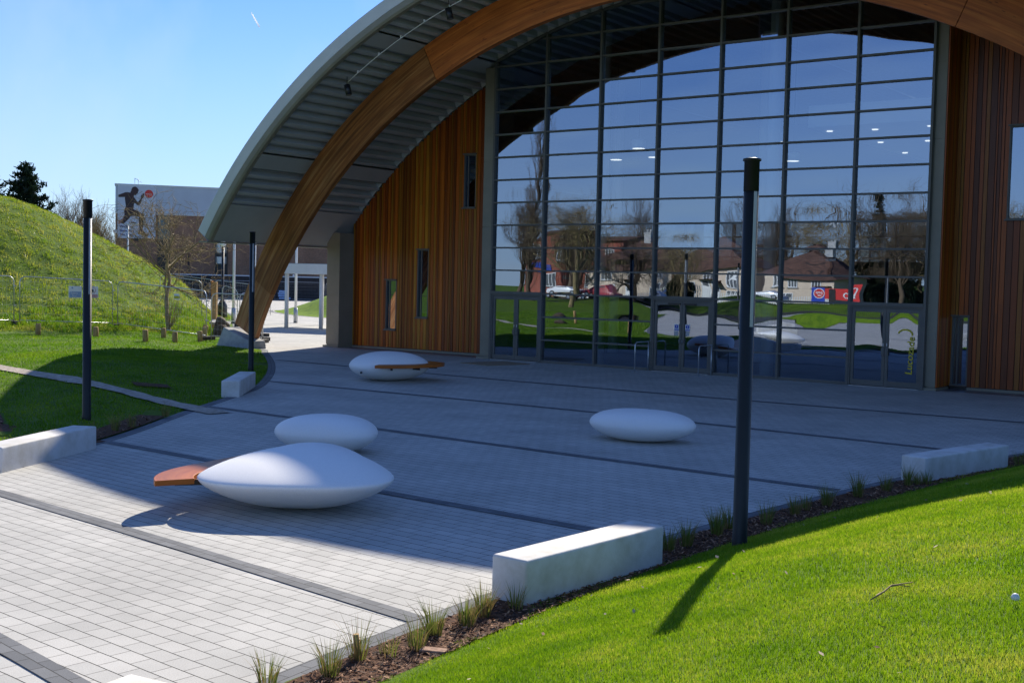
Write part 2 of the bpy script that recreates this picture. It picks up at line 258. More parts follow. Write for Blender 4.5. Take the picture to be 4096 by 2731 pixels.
# ------------------------------------------------------------------ mesh helpers
BASE = {}
class MB:
    def __init__(s): s.v = []; s.f = []; s.m = []; s.uv = {}; s.sm = []
    def add(s, vs, fs, m=0, uvs=None, smooth=False):
        o = len(s.v); s.v += [tuple(v) for v in vs]
        for i, f in enumerate(fs):
            s.f.append([o+k for k in f]); s.m.append(m); s.sm.append(smooth)
            if uvs: s.uv[len(s.f)-1] = uvs[i]
        return s
    def box(s, x0, x1, y0, y1, z0, z1, m=0, M=None):
        vs = [(x, y, z) for z in (z0, z1) for y in (y0, y1) for x in (x0, x1)]
        if M is not None: vs = [M @ Vector(v) for v in vs]
        return s.add(vs, [(0,2,3,1),(4,5,7,6),(0,1,5,4),(2,6,7,3),(0,4,6,2),(1,3,7,5)], m)
    def tube(s, pts, rad, n=8, m=0, smooth=True, cap=True):
        pts = [Vector(p) for p in pts]; rad = rad if isinstance(rad, (list, tuple)) else [rad]*len(pts)
        vs = []; N = len(pts); prev = None
        for i, p in enumerate(pts):
            t = (pts[min(i+1, N-1)]-pts[max(i-1, 0)]).normalized()
            a = Vector((0,0,1)) if abs(t.z) < 0.9 else Vector((1,0,0))
            if prev is not None and prev.cross(t).length > 1e-4: u = (prev-t*prev.dot(t)).normalized()
            else: u = t.cross(a).normalized()
            w = t.cross(u); prev = u
            for k in range(n):
                c = 2*math.pi*k/n; vs.append(p+(u*math.cos(c)+w*math.sin(c))*rad[i])
        fs = [(i*n+k, i*n+(k+1)%n, (i+1)*n+(k+1)%n, (i+1)*n+k) for i in range(N-1) for k in range(n)]
        s.add(vs, fs, m, smooth=smooth)
        if cap and n > 3: 
            o = len(s.v)-len(vs)
            s.f += [[o+k for k in range(n)][::-1], [o+(N-1)*n+k for k in range(n)]]; s.m += [m, m]; s.sm += [False, False]
        return s
    def lathe(s, prof, n=20, m=0, c=(0,0,0), smooth=True):
        vs = []; 
        for r, z in prof:
            for k in range(n): a = 2*math.pi*k/n; vs.append((c[0]+r*math.cos(a), c[1]+r*math.sin(a), c[2]+z))
        fs = [(i*n+k, i*n+(k+1)%n, (i+1)*n+(k+1)%n, (i+1)*n+k) for i in range(len(prof)-1) for k in range(n)]
        fs += [tuple(range(n))[::-1], tuple((len(prof)-1)*n+k for k in range(n))]
        return s.add(vs, fs, m, smooth=smooth)
    def poly(s, pts, m=0): return s.add(pts, [tuple(range(len(pts)))], m)
    def prism(s, pts, z0, z1, m=0):
        n = len(pts); vs = [(x, y, z0) for x, y in pts]+[(x, y, z1) for x, y in pts]
        return s.add(vs, [tuple(range(n))[::-1], tuple(range(n, 2*n))]+[(i, (i+1)%n, n+(i+1)%n, n+i) for i in range(n)], m)
    def build(s, name, mats, parent=None, bevel=0.0, bseg=2, world=True, attr=None):
        me = bpy.data.meshes.new(name); b = Vector(BASE.get(parent.name, (0,0,0))) if (parent is not None and world) else Vector((0,0,0))
        me.from_pydata([(v[0]-b.x, v[1]-b.y, v[2]-b.z) for v in s.v], [], s.f)
        for mm in (mats if isinstance(mats, (list, tuple)) else [mats]): me.materials.append(MT[mm] if isinstance(mm, str) else mm)
        me.polygons.foreach_set("material_index", s.m); me.polygons.foreach_set("use_smooth", s.sm)
        if s.uv:
            ul = me.uv_layers.new(name="UVMap")
            for fi, us in s.uv.items():
                for li, q in zip(me.polygons[fi].loop_indices, us): ul.data[li].uv = q
        if attr:
            ca = me.attributes.new("tone", 'FLOAT_COLOR', 'FACE'); ca.data.foreach_set("color", np.array(attr, float).ravel())
        if bevel:
            bm = bmesh.new(); bm.from_mesh(me); bmesh.ops.remove_doubles(bm, verts=bm.verts, dist=1e-5)
            bmesh.ops.bevel(bm, geom=[e for e in bm.edges if len(e.link_faces) == 2 and e.calc_face_angle(0) > 0.5], offset=bevel, segments=bseg, affect='EDGES', profile=0.5)
            for f in bm.faces: f.smooth = bseg > 2
            bm.to_mesh(me); bm.free()
        me.update(); o = bpy.data.objects.new(name, me); COL.objects.link(o)
        if parent is not None:
            o.parent = parent; BASE[o.name] = tuple(b)
        return o
def tag(o, label=None, cat=None, group=None, kind=None):
    if label: o['label'] = label
    if cat: o['category'] = cat
    if group: o['group'] = group
    if kind: o['kind'] = kind
    return o
def thing(name, loc, label, cat, group=None, rz=0.0):
    o = bpy.data.objects.new(name, None); o.empty_display_size = 0.3; COL.objects.link(o); o.location = loc; o.rotation_euler = (0, 0, rz)
    BASE[o.name] = tuple(loc) ; return tag(o, label, cat, group)
def local(o): BASE[o.name] = (0, 0, 0); return o
def dup(root, loc, rz, label, group=None):
    r = root.copy(); COL.objects.link(r); r.location = loc; r.rotation_euler = (0, 0, rz); r['label'] = label
    if group: r['group'] = group
    for ch in list(root.children):
        c = ch.copy(); COL.objects.link(c); c.parent = r
        for g in list(ch.children):
            d = g.copy(); COL.objects.link(d); d.parent = c
    return r
def text_mesh(body, size, extrude=0.0):
    cu = bpy.data.curves.new("lettering", 'FONT'); cu.body = body; cu.size = size; cu.extrude = extrude; cu.resolution_u = 3
    o = bpy.data.objects.new("lettering", cu); COL.objects.link(o); dg = bpy.context.evaluated_depsgraph_get(); dg.update()
    me = bpy.data.meshes.new_from_object(o.evaluated_get(dg)); bpy.data.objects.remove(o); bpy.data.curves.remove(cu)
    vs = [tuple(v.co) for v in me.vertices]; fs = [tuple(p.vertices) for p in me.polygons]; bpy.data.meshes.remove(me); return vs, fs
def lettering(mb, body, size, org, ux, uy, m=0, bold=0.0, sx=1.0):
    vs, fs = text_mesh(body, size); org = Vector(org); ux = Vector(ux); uy = Vector(uy); nn = ux.cross(uy).normalized()
    mb.add([org+ux*v[0]*sx+uy*v[1]+nn*0.002 for v in vs], fs, m)
    if bold:
        mb.add([org+ux*(v[0]*sx+bold)+uy*(v[1]+bold*0.4)+nn*0.004 for v in vs], fs, m)
    return mb

# ================================================================== THE SETTING
def grid_axis(lo, hi, step, outs): return np.concatenate([-np.array(outs[::-1])+lo, np.arange(lo, hi+1e-6, step), np.array(outs)+hi])
gx = grid_axis(-64, 40, 0.4, [2,5,10,18,30,50,90,160,300,700,1800]); gy = grid_axis(-74, 40, 0.4, [2,5,10,18,30,50,90,160,300,700,1800])
GX, GY = np.meshgrid(gx, gy); GZ = np.concatenate([land(GX[i:i+40], GY[i:i+40]) for i in range(0, len(gy), 40)])
nx_, ny_ = len(gx), len(gy); vs = np.stack([GX.ravel(), GY.ravel(), GZ.ravel()], 1)
ii = (np.arange(ny_-1)[:, None]*nx_+np.arange(nx_-1)[None]).ravel(); fs = np.stack([ii, ii+1, ii+nx_+1, ii+nx_], 1)
me = bpy.data.meshes.new("ground"); me.from_pydata(vs.tolist(), [], fs.tolist()); me.materials.append(MT['lawn']); me.polygons.foreach_set("use_smooth", [True]*len(me.polygons))
tag(bpy.data.objects.new("ground", me), kind='structure'); COL.objects.link(bpy.data.objects["ground"])
def inset(poly, w, closed=False):
    out = []; n = len(poly)
    for i, p in enumerate(poly):
        a = Vector(poly[max(i-1, 0)]); b = Vector(poly[min(i+1, n-1)]); t = (b-a).normalized(); out.append((p[0]+t.y*w, p[1]-t.x*w))
    return out
def smooth_line(poly, k=2):
    for _ in range(k):
        q = [poly[0]]
        for a, b in zip(poly, poly[1:]): q += [(a[0]*.75+b[0]*.25, a[1]*.75+b[1]*.25), (a[0]*.25+b[0]*.75, a[1]*.25+b[1]*.75)]
        poly = q+[poly[-1]]
    return poly
def ribbon(poly, a, b, z, zf=None, name="strip", mt='sett', step=None):
    l = inset(poly, a); r = inset(poly, b); mb = MB(); s = 0
    for i in range(len(poly)-1):
        d = math.dist(poly[i], poly[i+1]); q = [l[i], l[i+1], r[i+1], r[i]]
        mb.add([(x, y, (z if zf is None else zf(x, y)+z)) for x, y in q], [(3,2,1,0) if (b > a) else (0,1,2,3)], uvs=[[(s, b), (s+d, b), (s+d, a), (s, a)] if b > a else [(s, a), (s+d, a), (s+d, b), (s, b)]]); s += d
    return mb
mb = MB(); mb.poly([(x, y, 0.0) for x, y in PLAZA]); tag(mb.build("plaza_paving", 'paver'), kind='structure')
SL = smooth_line(L_EDGE, 2); SRr = smooth_line(R_EDGE, 2)
# the paved side lies to the left of L_EDGE's direction reversed, so offsets are signed per edge
def side_in(poly):   # +1 if the plaza lies on the right-hand side of the polyline's direction
    i = len(poly)//2; q = inset([poly[i-1], poly[i], poly[i+1]], 0.3)[1]; return 1 if _inside(np.array([q[0]]), np.array([q[1]]), PLAZA)[0] else -1
sl_, sr_ = side_in(SL), side_in(SRr)
tag(ribbon(SL, 0, 0.23*sl_, 0.004).build("paving_edge_strip", 'sett'), kind='structure')
tag(ribbon(SRr, 0, 0.23*sr_, 0.004).build("paving_edge_strip", 'sett'), kind='structure')
for bl in ([(-12.75,-6.62),(-5,-6.95),(2.1,-7.05),(8,-6.85),(13.4,-6.6)], [(-6.75,-12.45),(-2,-12.3),(3.3,-12.2),(8,-12.4),(12.3,-12.72)], [(-2.9,-17.7),(3,-17.92),(11.4,-18.25)], [(0.25,-22.45),(5,-22.7),(11.1,-22.98)],
           [(2.0,-26.05),(3.52,-26.2),(7,-26.55),(11.25,-27.06)], [(2.25,-28.75),(6,-29.15),(9.28,-29.61),(11.7,-30.0)], [(1.6,-32.2),(12.2,-33.2)], [(-2.3,-38.3),(13.2,-39.3)], [(-9,-45),(11.5,-46.3)]):
    tag(ribbon(smooth_line(bl, 1), -0.105, 0.105, 0.008).build("dark_paving_band", 'sett'), kind='structure')
# gravel path over the left lawn
PATH = smooth_line([(-1.55,-18.35),(-3.7,-18.08),(-6.0,-17.84),(-7.9,-17.88),(-11.6,-17.23),(-16,-17.6),(-22,-20.5),(-30,-27),(-42,-38)], 2)
mbp = MB()
def ribbon_sub(poly, a, b, dz, n=4):
    m = MB(); rows = [inset(poly, a+(b-a)*k/n) for k in range(n+1)]
    for k in range(n):
        for i in range(len(poly)-1):
            q = [rows[k][i], rows[k][i+1], rows[k+1][i+1], rows[k+1][i]]; zz = land(np.array([p[0] for p in q]), np.array([p[1] for p in q]))
            m.add([(p[0], p[1], max(z, -0.01)+dz) for p, z in zip(q, zz)], [(3,2,1,0) if b > a else (0,1,2,3)])
    return m
def dens(poly, step):
    out = [poly[0]]
    for a, b in zip(poly, poly[1:]):
        n = max(1, int(math.dist(a, b)/step))
        for k in range(1, n+1): out.append((a[0]+(b[0]-a[0])*k/n, a[1]+(b[1]-a[1])*k/n))
    return out
def jit(poly, amp): return [(x+random.uniform(-amp, amp), y+random.uniform(-amp, amp)) for x, y in poly]
tag(ribbon_sub(jit(dens(PATH, 0.5), 0.05), -0.27, 0.27, 0.03).build("gravel_path", 'gravel'), kind='structure')
# bark beds along both edges
def sub_line(poly, ylo, yhi): return [p for p in dens(poly, 0.3) if ylo <= p[1] <= yhi]
BED_R = sub_line(SRr, -33, -8); BED_L = sub_line(SL, -23.2, -19.2)
tag(ribbon_sub(BED_R, 0.0, -0.56*sr_, 0.018, 5).build("bark_bed", 'bark'), kind='structure')
tag(ribbon_sub(BED_L, 0.0, -0.55*sl_, 0.018, 5).build("bark_bed", 'bark'), kind='structure')
# drain cover patch in the lawn
# road in front of the houses, and the far service road by the wall
mb = MB()
for i in range(-20, 12): mb.add([(i*8, -72.5, hz(i*8, -72.5)+.03), (i*8+8, -72.5, hz(i*8+8, -72.5)+.03), (i*8+8, -80, hz(i*8+8, -80)+.03), (i*8, -80, hz(i*8, -80)+.03)], [(3,2,1,0)])
tag(mb.build("road", 'asphalt'), kind='structure')
mb = MB(); a = Vector((-108.05,49.2,0)); b = Vector((-59.7,84.8,0)); t = (b-a).normalized(); nn = Vector((t.y,-t.x,0))
mb.add([a+Vector((0,0,.02)), b+Vector((0,0,.02)), b+nn*3.2+Vector((0,0,.02)), a+nn*3.2+Vector((0,0,.02))], [(0,1,2,3)])
tag(mb.build("service_road", 'asphalt'), kind='structure')
# small grass mound on the paving beyond the canopy
ISL = smooth_line([(-56,32.6),(-52.5,29.6),(-48.9,27.5),(-44.6,25.3),(-40,24.5),(-34,25.5),(-29,29),(-30,35),(-36,39),(-44,40),(-51,38),(-56,35),(-56.4,33.4),(-56,32.6)], 2)
cx_, cy_ = -42.5, 32.0; mb = MB(); vs = []; n = len(ISL)-1; K = 14
for k in range(K+1):
    s = k/K; h = 2.15*float(_ss(np.array([s*1.25])))+0.015
    for x, y in ISL[:-1]: vs.append((x+(cx_-x)*s, y+(cy_-y)*s, h-(0.03 if k == 0 else 0)+0.03*math.sin(x*2+y*3+k)*(k > 1)))
mb.add(vs, [(k*n+i, k*n+(i+1)%n, (k+1)*n+(i+1)%n, (k+1)*n+i) for k in range(K) for i in range(n)], smooth=True)
tag(mb.build("grass_mound", 'mound'), kind='structure')
tag(ribbon(ISL, 0.0, 0.35*(1 if not _inside(np.array([inset(ISL, .3)[20][0]]), np.array([inset(ISL, .3)[20][1]]), ISL)[0] else -1), 0.006).build("mound_kerb", 'sett'), kind='structure')

mb = MB(); E_ = [(-19+7.5*math.cos(a*math.pi/20)-1.5*math.sin(a*math.pi/20), -63.5+1.9*math.sin(a*math.pi/20)+1.6*math.cos(a*math.pi/20)) for a in range(40)]
vs = [(x, y, .02) for x, y in E_]+[(-19+(x+19)*.55, -63.5+(y+63.5)*.55, .28) for x, y in E_]+[(-19, -63.5, .36)]
mb.add(vs, [(i, (i+1)%40, 40+(i+1)%40, 40+i) for i in range(40)]+[(40+i, 40+(i+1)%40, 80) for i in range(40)], smooth=True); tag(mb.build("grass_mound", 'mound'), kind='structure')

# ================================================================== THE HALL
XC, ZC, RS = -0.2, -10.1, 22.51
def sof(th, r=RS): return XC+r*math.sin(R(th)), ZC+r*math.cos(R(th))
def sofz(x, r=RS): return ZC+math.sqrt(r*r-(x-XC)**2)
def yf(z, x=-99): return -5.1-0.108*z-0.05*max(0, x+4)  # unseen right part of the edge pushed forward so its shadow reaches farther
THE = 51.05
hall = thing("sports_hall", (0, 0, 0), "timber clad sports hall under a curved roof with a tall glass front", "building")
W = 2.215; YB = 30.0
# --- corrugated deck
def deck(th0, th1):
    n = max(1, round((th1-th0)/1.16)); p = (th1-th0)/n; out = []
    for i in range(n):
        t = th0+i*p; out += [(t, .0), (t+.34*p, .0), (t+.39*p, .20), (t+.95*p, .20)]
    return out+[(th1, .0)]
mb = MB(); segs = [(-46.6,-42.24),(-40.15,-25.05),(-22.9,-7.9),(-5.8,5.8),(7.9,22.9),(25.05,40.15),(42.24,46.6)]
for a, b in segs:
    pr = deck(a, b); vs = []
    for th, d in pr:
        x, z = sof(th, RS+d); vs += [(x, yf(z, x)+.25, z), (x, YB, z)]
    mb.add(vs, [(2*i, 2*i+2, 2*i+3, 2*i+1) for i in range(len(pr)-1)])
# pale closers in the flutes above the glass and the boards
for a, b in segs:
    pr = deck(a, b)
    for i in range(0, len(pr)-1, 4):
        if i+3 >= len(pr): break
        x0, z0 = sof(pr[i+2][0], RS+.20); x1, z1 = sof(pr[i+3][0], RS+.20); x2, z2 = sof(pr[i+3][0]+.08, RS-.02); x3, z3 = sof(pr[i+2][0]-.08, RS-.02)
        y = .10 if -9.3 < x0 < 6.8 else 1.2
        mb.add([(x0, y, z0), (x1, y, z1), (x2, y, z2), (x3, y, z3)], [(0,1,2,3)], 1)
mb.build("roof_deck", ['deck', 'fascia'], hall)
for a, b in [(-51.0,-46.6),(-42.1,-40.3),(-24.9,-23.05),(-7.75,-5.95),(5.95,7.75),(23.05,24.9),(40.3,42.1),(46.6,51.0)]:
    mb = MB(); vs = []; N = 5
    for i in range(N+1):
        x, z = sof(a+(b-a)*i/N, RS-.035); vs += [(x, yf(z, x)+.22, z), (x, YB, z)]
    mb.add(vs, [(2*i, 2*i+2, 2*i+3, 2*i+1) for i in range(N)]); mb.build("soffit_panel", 'soffit', hall)
mb = MB()   # dark slots beside the panels (the structure's shadow gap)
for a, b in [(-42.24,-42.1),(-40.3,-40.15),(-25.05,-24.9),(-23.05,-22.9),(22.9,23.05),(24.9,25.05)]:
    x0, z0 = sof(a, RS+.1); x1, z1 = sof(b, RS+.1); mb.add([(x0, yf(z0, x0)+.25, z0), (x1, yf(z1, x1)+.25, z1), (x1, YB, z1), (x0, YB, z0)], [(0,1,2,3)])
mb.build("shadow_gap", 'black', hall)
# --- roof skin and fascia
def sweep(mb, prof, th0, th1, n, close=False):
    vs = []
    for i in range(n+1):
        th = th0+(th1-th0)*i/n
        for dr, dy in prof:
            x, z = sof(th, RS+dr); xx, z0 = sof(th, RS); vs.append((x, (yf(z0, xx)+dy) if dy < 50 else YB, z))
    k = len(prof); mb.add(vs, [(i*k+j, i*k+j+1, (i+1)*k+j+1, (i+1)*k+j) for i in range(n) for j in range(k-1)], smooth=False); return mb
mb = sweep(MB(), [(.56, .2), (.56, 99)], -THE, THE, 90)
for sgn in (-1, 1):
    x0, z0 = sof(sgn*THE, RS-.035); x1, z1 = sof(sgn*THE, RS+.56)
    mb.add([(x0, yf(z0, x0), z0), (x1, yf(z0, x0), z1), (x1, YB, z1), (x0, YB, z0)], [(0,1,2,3)])
mb.build("roof_skin", 'roof', hall)
mb = sweep(MB(), [(.56, .21), (.585, .19), (.585, -.02), (.55, -.04), (.21, .03), (.20, .07)], -THE, THE, 90)
for sgn in (-1, 1):
    x0, z0 = sof(sgn*THE, RS+.2); x1, z1 = sof(sgn*THE, RS+.585); mb.add([(x0, yf(z0, x0)+.07, z0), (x1, yf(z0, x0)-.02, z1), (x1, yf(z0, x0)+.9, z1), (x0, yf(z0, x0)+.9, z0)], [(0,1,2,3)])
mb.build("fascia", 'fascia', hall)
sweep(MB(), [(.20, .07), (.19, .02), (.02, .04), (-.04, .10), (-.04, .26)], -THE, THE, 90).build("fascia_lip", 'panel', hall)
for sgn in (-1, 1):
    x0, z0 = sof(sgn*THE, RS-.05); x1, z1 = sof(sgn*THE, RS+.57); mb = MB()
    mb.box(min(x0, x1), max(x0, x1), yf(z0, x0)-.01, 29.8, min(z0, z1)-.05, min(z0, z1)-.002); mb.build("eave_trim", 'panel', hall)
# --- glulam arch
AX, AZ, RI, RO, AT = -0.16, -8.85, 20.1, 21.33, 0.22
def arch_seg(t0, t1, mt, lab):
    n = max(4, int(abs(t1-t0)/1.0)); mb = MB()
    for i in range(n):
        a0, a1 = t0+(t1-t0)*i/n, t0+(t1-t0)*(i+1)/n
        P = {}
        for q, a in (('a', a0), ('b', a1)):
            for rn, r in (('i', RI), ('o', RO)):
                x = AX+r*math.sin(R(a)); z = AZ+r*math.cos(R(a)); y = -2.9-.07*z
                P[q+rn+'f'] = (x, y, z); P[q+rn+'k'] = (x, y+AT, z)
        u0, u1 = 20.7*R(a0), 20.7*R(a1)
        mb.add([P['aif'], P['bif'], P['bof'], P['aof']], [(0,1,2,3)], uvs=[[(u0,0),(u1,0),(u1,1.23),(u0,1.23)]])
        mb.add([P['aik'], P['aok'], P['bok'], P['bik']], [(0,1,2,3)], uvs=[[(u0,3),(u0,4.23),(u1,4.23),(u1,3)]])
        mb.add([P['aif'], P['aik'], P['bik'], P['bif']], [(0,1,2,3)], uvs=[[(u0,5),(u0,5.22),(u1,5.22),(u1,5)]])
        mb.add([P['aof'], P['bof'], P['bok'], P['aok']], [(0,1,2,3)], uvs=[[(u0,6),(u1,6),(u1,6.22),(u0,6.22)]])
        for end, q in ((i == 0, 'a'), (i == n-1, 'b')):
            if end: mb.add([P[q+'if'], P[q+'of'], P[q+'ok'], P[q+'ik']], [(0,1,2,3)], uvs=[[(0,8),(0,9.2),(.22,9.2),(.22,8)]])
    o = mb.build("arch_segment", mt, hall); o['label'] = lab
for s in (-1, 1):
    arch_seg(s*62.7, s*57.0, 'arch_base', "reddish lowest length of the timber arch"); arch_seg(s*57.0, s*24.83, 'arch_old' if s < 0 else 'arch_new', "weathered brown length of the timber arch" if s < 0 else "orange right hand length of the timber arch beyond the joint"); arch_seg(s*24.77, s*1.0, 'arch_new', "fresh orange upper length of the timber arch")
mb = MB()
for k in (-1, 1):
    mb.box(AX-.30, AX+.30, -3.70, -3.66 if k < 0 else -3.66, 0, 0) if False else None
mb.box(AX-.28, AX+.28, -3.72, -3.44, AZ+RI+.12, AZ+RO+.02); mb.box(AX-.42, AX+.42, -3.74, -3.42, AZ+RO-.12, AZ+RO-.02)
mb.build("arch_hinge", 'frame', hall)
for s in (-1, 1):
    mb = MB(); xo, xi = (-19.45, -17.75) if s < 0 else (19.13, 17.43); d = 1 if s < 0 else -1
    bot = [(xo-.12*d, -3.55), (xi+.06*d, -3.55), (xi+.06*d, -2.6), (xo-.12*d, -2.6)]; top = [(xo+.18*d, -3.40, .78), (xi, -3.40, .30), (xi, -2.62, .30), (xo+.18*d, -2.62, .78)]
    mb.add([(x, y, -.1) for x, y in bot]+top, [(0,3,2,1),(4,5,6,7),(0,1,5,4),(1,2,6,5),(2,3,7,6),(3,0,4,7)])
    mb.build("arch_footing", 'conc_old', hall, bevel=.025)
# --- timber cladding
TONES = [((0.35,0.078,0.006),7), ((0.24,0.050,0.005),5), ((0.145,0.034,0.005),4), ((0.38,0.150,0.010),4), ((0.43,0.105,0.007),4), ((0.29,0.095,0.007),4)]
def cladding(x0, x1, holes, seed, y=1.25, ret=None):
    rnd = random.Random(seed); mb = MB(); tones = []; x = x0
    pool = [t for t, w in TONES for _ in range(w)]; prevt = None
    while x < x1-.02:
        w = min(rnd.choice([.06,.09,.12,.15,.15,.18,.18] if x0 > 0 else [.06,.085,.11,.14,.14,.165]), x1-x); tone = rnd.choice(pool)
        if tone == prevt: tone = rnd.choice(pool)
        prevt = tone; j = rnd.uniform(.82, 1.15)
        def span(a, b):
            zt = min(sofz(a, RS-.02), sofz(b, RS-.02)); cuts = [(.09, zt)]
            for hx0, hx1, hz0, hz1 in holes:
                if b > hx0+.005 and a < hx1-.005:
                    nc = []
                    for c0, c1 in cuts:
                        if hz0 > c0: nc.append((c0, min(c1, hz0)))
                        if hz1 < c1: nc.append((max(c0, hz1), c1))
                    cuts = [c for c in nc if c[1]-c[0] > .01]
            return cuts
        pts = sorted({x, x+w-.019}|{h for q in holes for h in q[:2] if x < h < x+w-.019})
        for a, b in zip(pts, pts[1:]):
            for c0, c1 in span(a, b):
                zs = [c0]; z = c0+rnd.uniform(1.2, 4.5)
                while z < c1-.5: zs.append(z); z += rnd.uniform(2.4, 4.5)
                zs.append(c1)
                for q0, q1 in zip(zs, zs[1:]):
                    jj = j*rnd.uniform(.9, 1.1); mb.box(a, b, y-rnd.choice([0,.006,.012]), y+.03, q0, q1-.004); tones += [(*[c*jj for c in tone], 1)]*6
        x += w
    return mb, tones
LW = [(-15.07,-14.50,.78,2.76), (-13.44,-12.86,1.31,3.96), (-11.2,-10.62,5.52,7.53)]; RW = [(8.43,10.3,4.87,7.5), (7.06,7.54,.10,2.12)]
for x0, x1, hs, sd in ((-16.87,-9.4,LW,3), (7.0,16.47,RW,11)):
    mb, tn = cladding(x0, x1, hs, sd); mb.build("timber_cladding", 'board', hall, attr=tn)
    mb = MB(); N = 24       # dark backing behind the boards, with the same openings
    xs = sorted({x0+(x1-x0)*i/N for i in range(N+1)}|{h for q in hs for h in q[:2]})
    for a, b in zip(xs, xs[1:]):
        cuts = [(0.0, min(sofz(a), sofz(b)))]
        for hx0, hx1, h0, h1 in hs:
            if b > hx0+.001 and a < hx1-.001: cuts = [c for q in cuts for c in ((q[0], h0), (h1, q[1])) if c[1] > c[0]]
        for c0, c1 in cuts: mb.box(a, b, 1.285, 1.40, c0, c1)
    mb.build("wall_backing", 'black', hall)
    mb = MB(); mb.box(x0, x1 if x0 < 0 else 7.04, 1.17, 1.29, 0, .075)
    if x0 > 0: mb.box(7.56, x1, 1.17, 1.29, 0, .075)
    mb.build("plinth_trim", 'panel', hall)
    for (hx0, hx1, h0, h1) in hs:
        big = hx1-hx0 > 1; fr = MB(); t = .045; yy = 1.36
        fr.box(hx0, hx1, 1.235, yy, h1-t, h1); fr.box(hx0, hx1, 1.20, yy, h0, h0+t); fr.box(hx0, hx0+t, 1.25, yy, h0+t, h1-t); fr.box(hx1-t, hx1, 1.25, yy, h0+t, h1-t)
        if not big: fr.box(hx0+t+.10, hx0+t+.14, 1.30, yy-.004, h0+t, h1-t)
        w = fr.build("window", 'frame', hall); g = MB(); g.box(hx0+t, hx1-t, 1.325, 1.335, h0+t, h1-t); g.build("pane", 'glass2', w)
        tr = MB(); tr.box(hx0-.03, hx1+.03, 1.17, 1.234, h1-.012, h1+.03); tr.build("head_flashing", 'frame', w)
        if h0 > .3: s_ = MB(); s_.box(hx0-.03, hx1+.03, 1.15, 1.234, h0-.03, h0+.012); s_.build("sill", 'frame', w)
# timber lined return beside the right hand pier
mb = MB(); tn = []; yy = .16
for w_, t_ in ((.13,0),(.09,3),(.15,1),(.11,0),(.13,4),(.09,1),(.14,3),(.11,0),(.12,1)):
    if yy+w_ > 1.24: break
    mb.box(6.985, 7.02, yy, yy+w_-.012, .09, sofz(7.02)-.03); tn += [(*TONES[t_][0], 1)]*6; yy += w_
mb.build("timber_return", 'board', hall, attr=tn)
# --- grey piers
def pier(x0, x1, y0, y1, zt, joints, base=True):
    mb = MB(); zs = [.10]+joints+[zt]
    for a, b in zip(zs, zs[1:]): mb.box(x0, x1, y0, y1, a+.008, b-.008)
    mb.box(x0+.02, x1-.02, y0+.02, y1-.004, .0, zt-.01)
    if base: mb.box(x0-.09, x1+.06, y0-.09, y1, 0, .075)
    mb.build("clad_pier", 'panel', hall)
pier(-17.56,-16.86,.45,1.33,sofz(-17.3)+.05,[2.1]); pier(16.46,17.16,.45,1.33,sofz(16.9)+.05,[2.1])
pier(-9.40,-8.975,.14,1.30,sofz(-9.4)-.02,[2.42,4.75,7.1,9.2]); pier(6.70,6.98,.14,1.30,sofz(7.0)-.02,[2.42,4.75,7.1,9.2])
# --- curtain wall
XM = [(m-4)*W for m in range(8)]; DOORS = (0, 3, 6)
for m, x in enumerate(XM):
    mb = MB(); mb.box(x-.036, x+.036, 0.0, .20, 0.0, sofz(x)-.10); mb.build("mullion", 'frame', hall)
mb = MB(); mb.box(-8.974, XM[0]-.037, .10, .20, 0, sofz(-9.1)-.1); mb.build("jamb", 'frame', hall); mb = MB(); mb.box(XM[7]+.037, 6.699, .10, .20, 0, sofz(6.7)-.1); mb.build("jamb", 'frame', hall)
for k in range(0, 16):
    for b in range(7):
        mb = MB(); any_ = False
        if b in DOORS and k in (0, 1, 2): continue
        z = .8*k if k else .045; h = .026 if k else .045
        if k == 3 and b in DOORS: h = .05
        a0, a1 = XM[b]+.0365, XM[b+1]-.0365
        # clip under the curve of the roof
        lim = sofz(a0) if abs(a0-XC) > abs(a1-XC) else sofz(a1)
        if z+h < lim-.14: mb.box(a0, a1, .02 if not (k == 3 and b in DOORS) else -.02, .18, z-h, z+h); any_ = True
        elif z+h < max(sofz(a0), sofz(a1))-.16:
            xl = math.sqrt(max(0, (RS-.16)**2-(z+h-ZC)**2)); lo, hi = max(a0, XC-xl), min(a1, XC+xl)
            if hi-lo > .1: mb.box(lo, hi, .02, .18, z-h, z+h); any_ = True
        if any_: mb.build("transom", 'frame', hall)
mb = MB()   # curved head member
n = 40
for b in range(7):
    for i in range(8):
        xa = XM[b]+.037+(W-.074)*i/8; xb = XM[b]+.037+(W-.074)*(i+1)/8
        vs = [(x, y, sofz(x)-dz) for x in (xa, xb) for y in (.03, .18) for dz in (.13, .04)]
        mb.add(vs, [(0,4,5,1),(2,3,7,6),(0,2,6,4),(1,5,7,3)])
mb.build("curved_head", 'frame', hall)
def pane(mb, x0, x1, z0, z1, rnd, clip=False, y=.12):
    tx, tz = rnd.gauss(0, .0011), rnd.gauss(0, .0012); am = rnd.gauss(0.0004, .0008); am2 = rnd.gauss(0, .0006); nx, nz = 8, 6; vs = []
    for j in range(nz+1):
        for i in range(nx+1):
            u, v = i/nx, j/nz; x = x0+(x1-x0)*u; z = z0+(z1-z0)*v
            if clip: z = min(z, sofz(x)-.12)
            bulge = am*16*u*(1-u)*v*(1-v)+am2*math.sin(math.pi*2*v+rnd.random()*0)*math.sin(math.pi*u)
            vs.append((x, y+tx*(x-x0)+tz*(z-z0)+bulge, z))
    mb.add(vs, [(j*(nx+1)+i, j*(nx+1)+i+1, (j+1)*(nx+1)+i+1, (j+1)*(nx+1)+i) for j in range(nz) for i in range(nx)], smooth=True)
rp_ = random.Random(21)
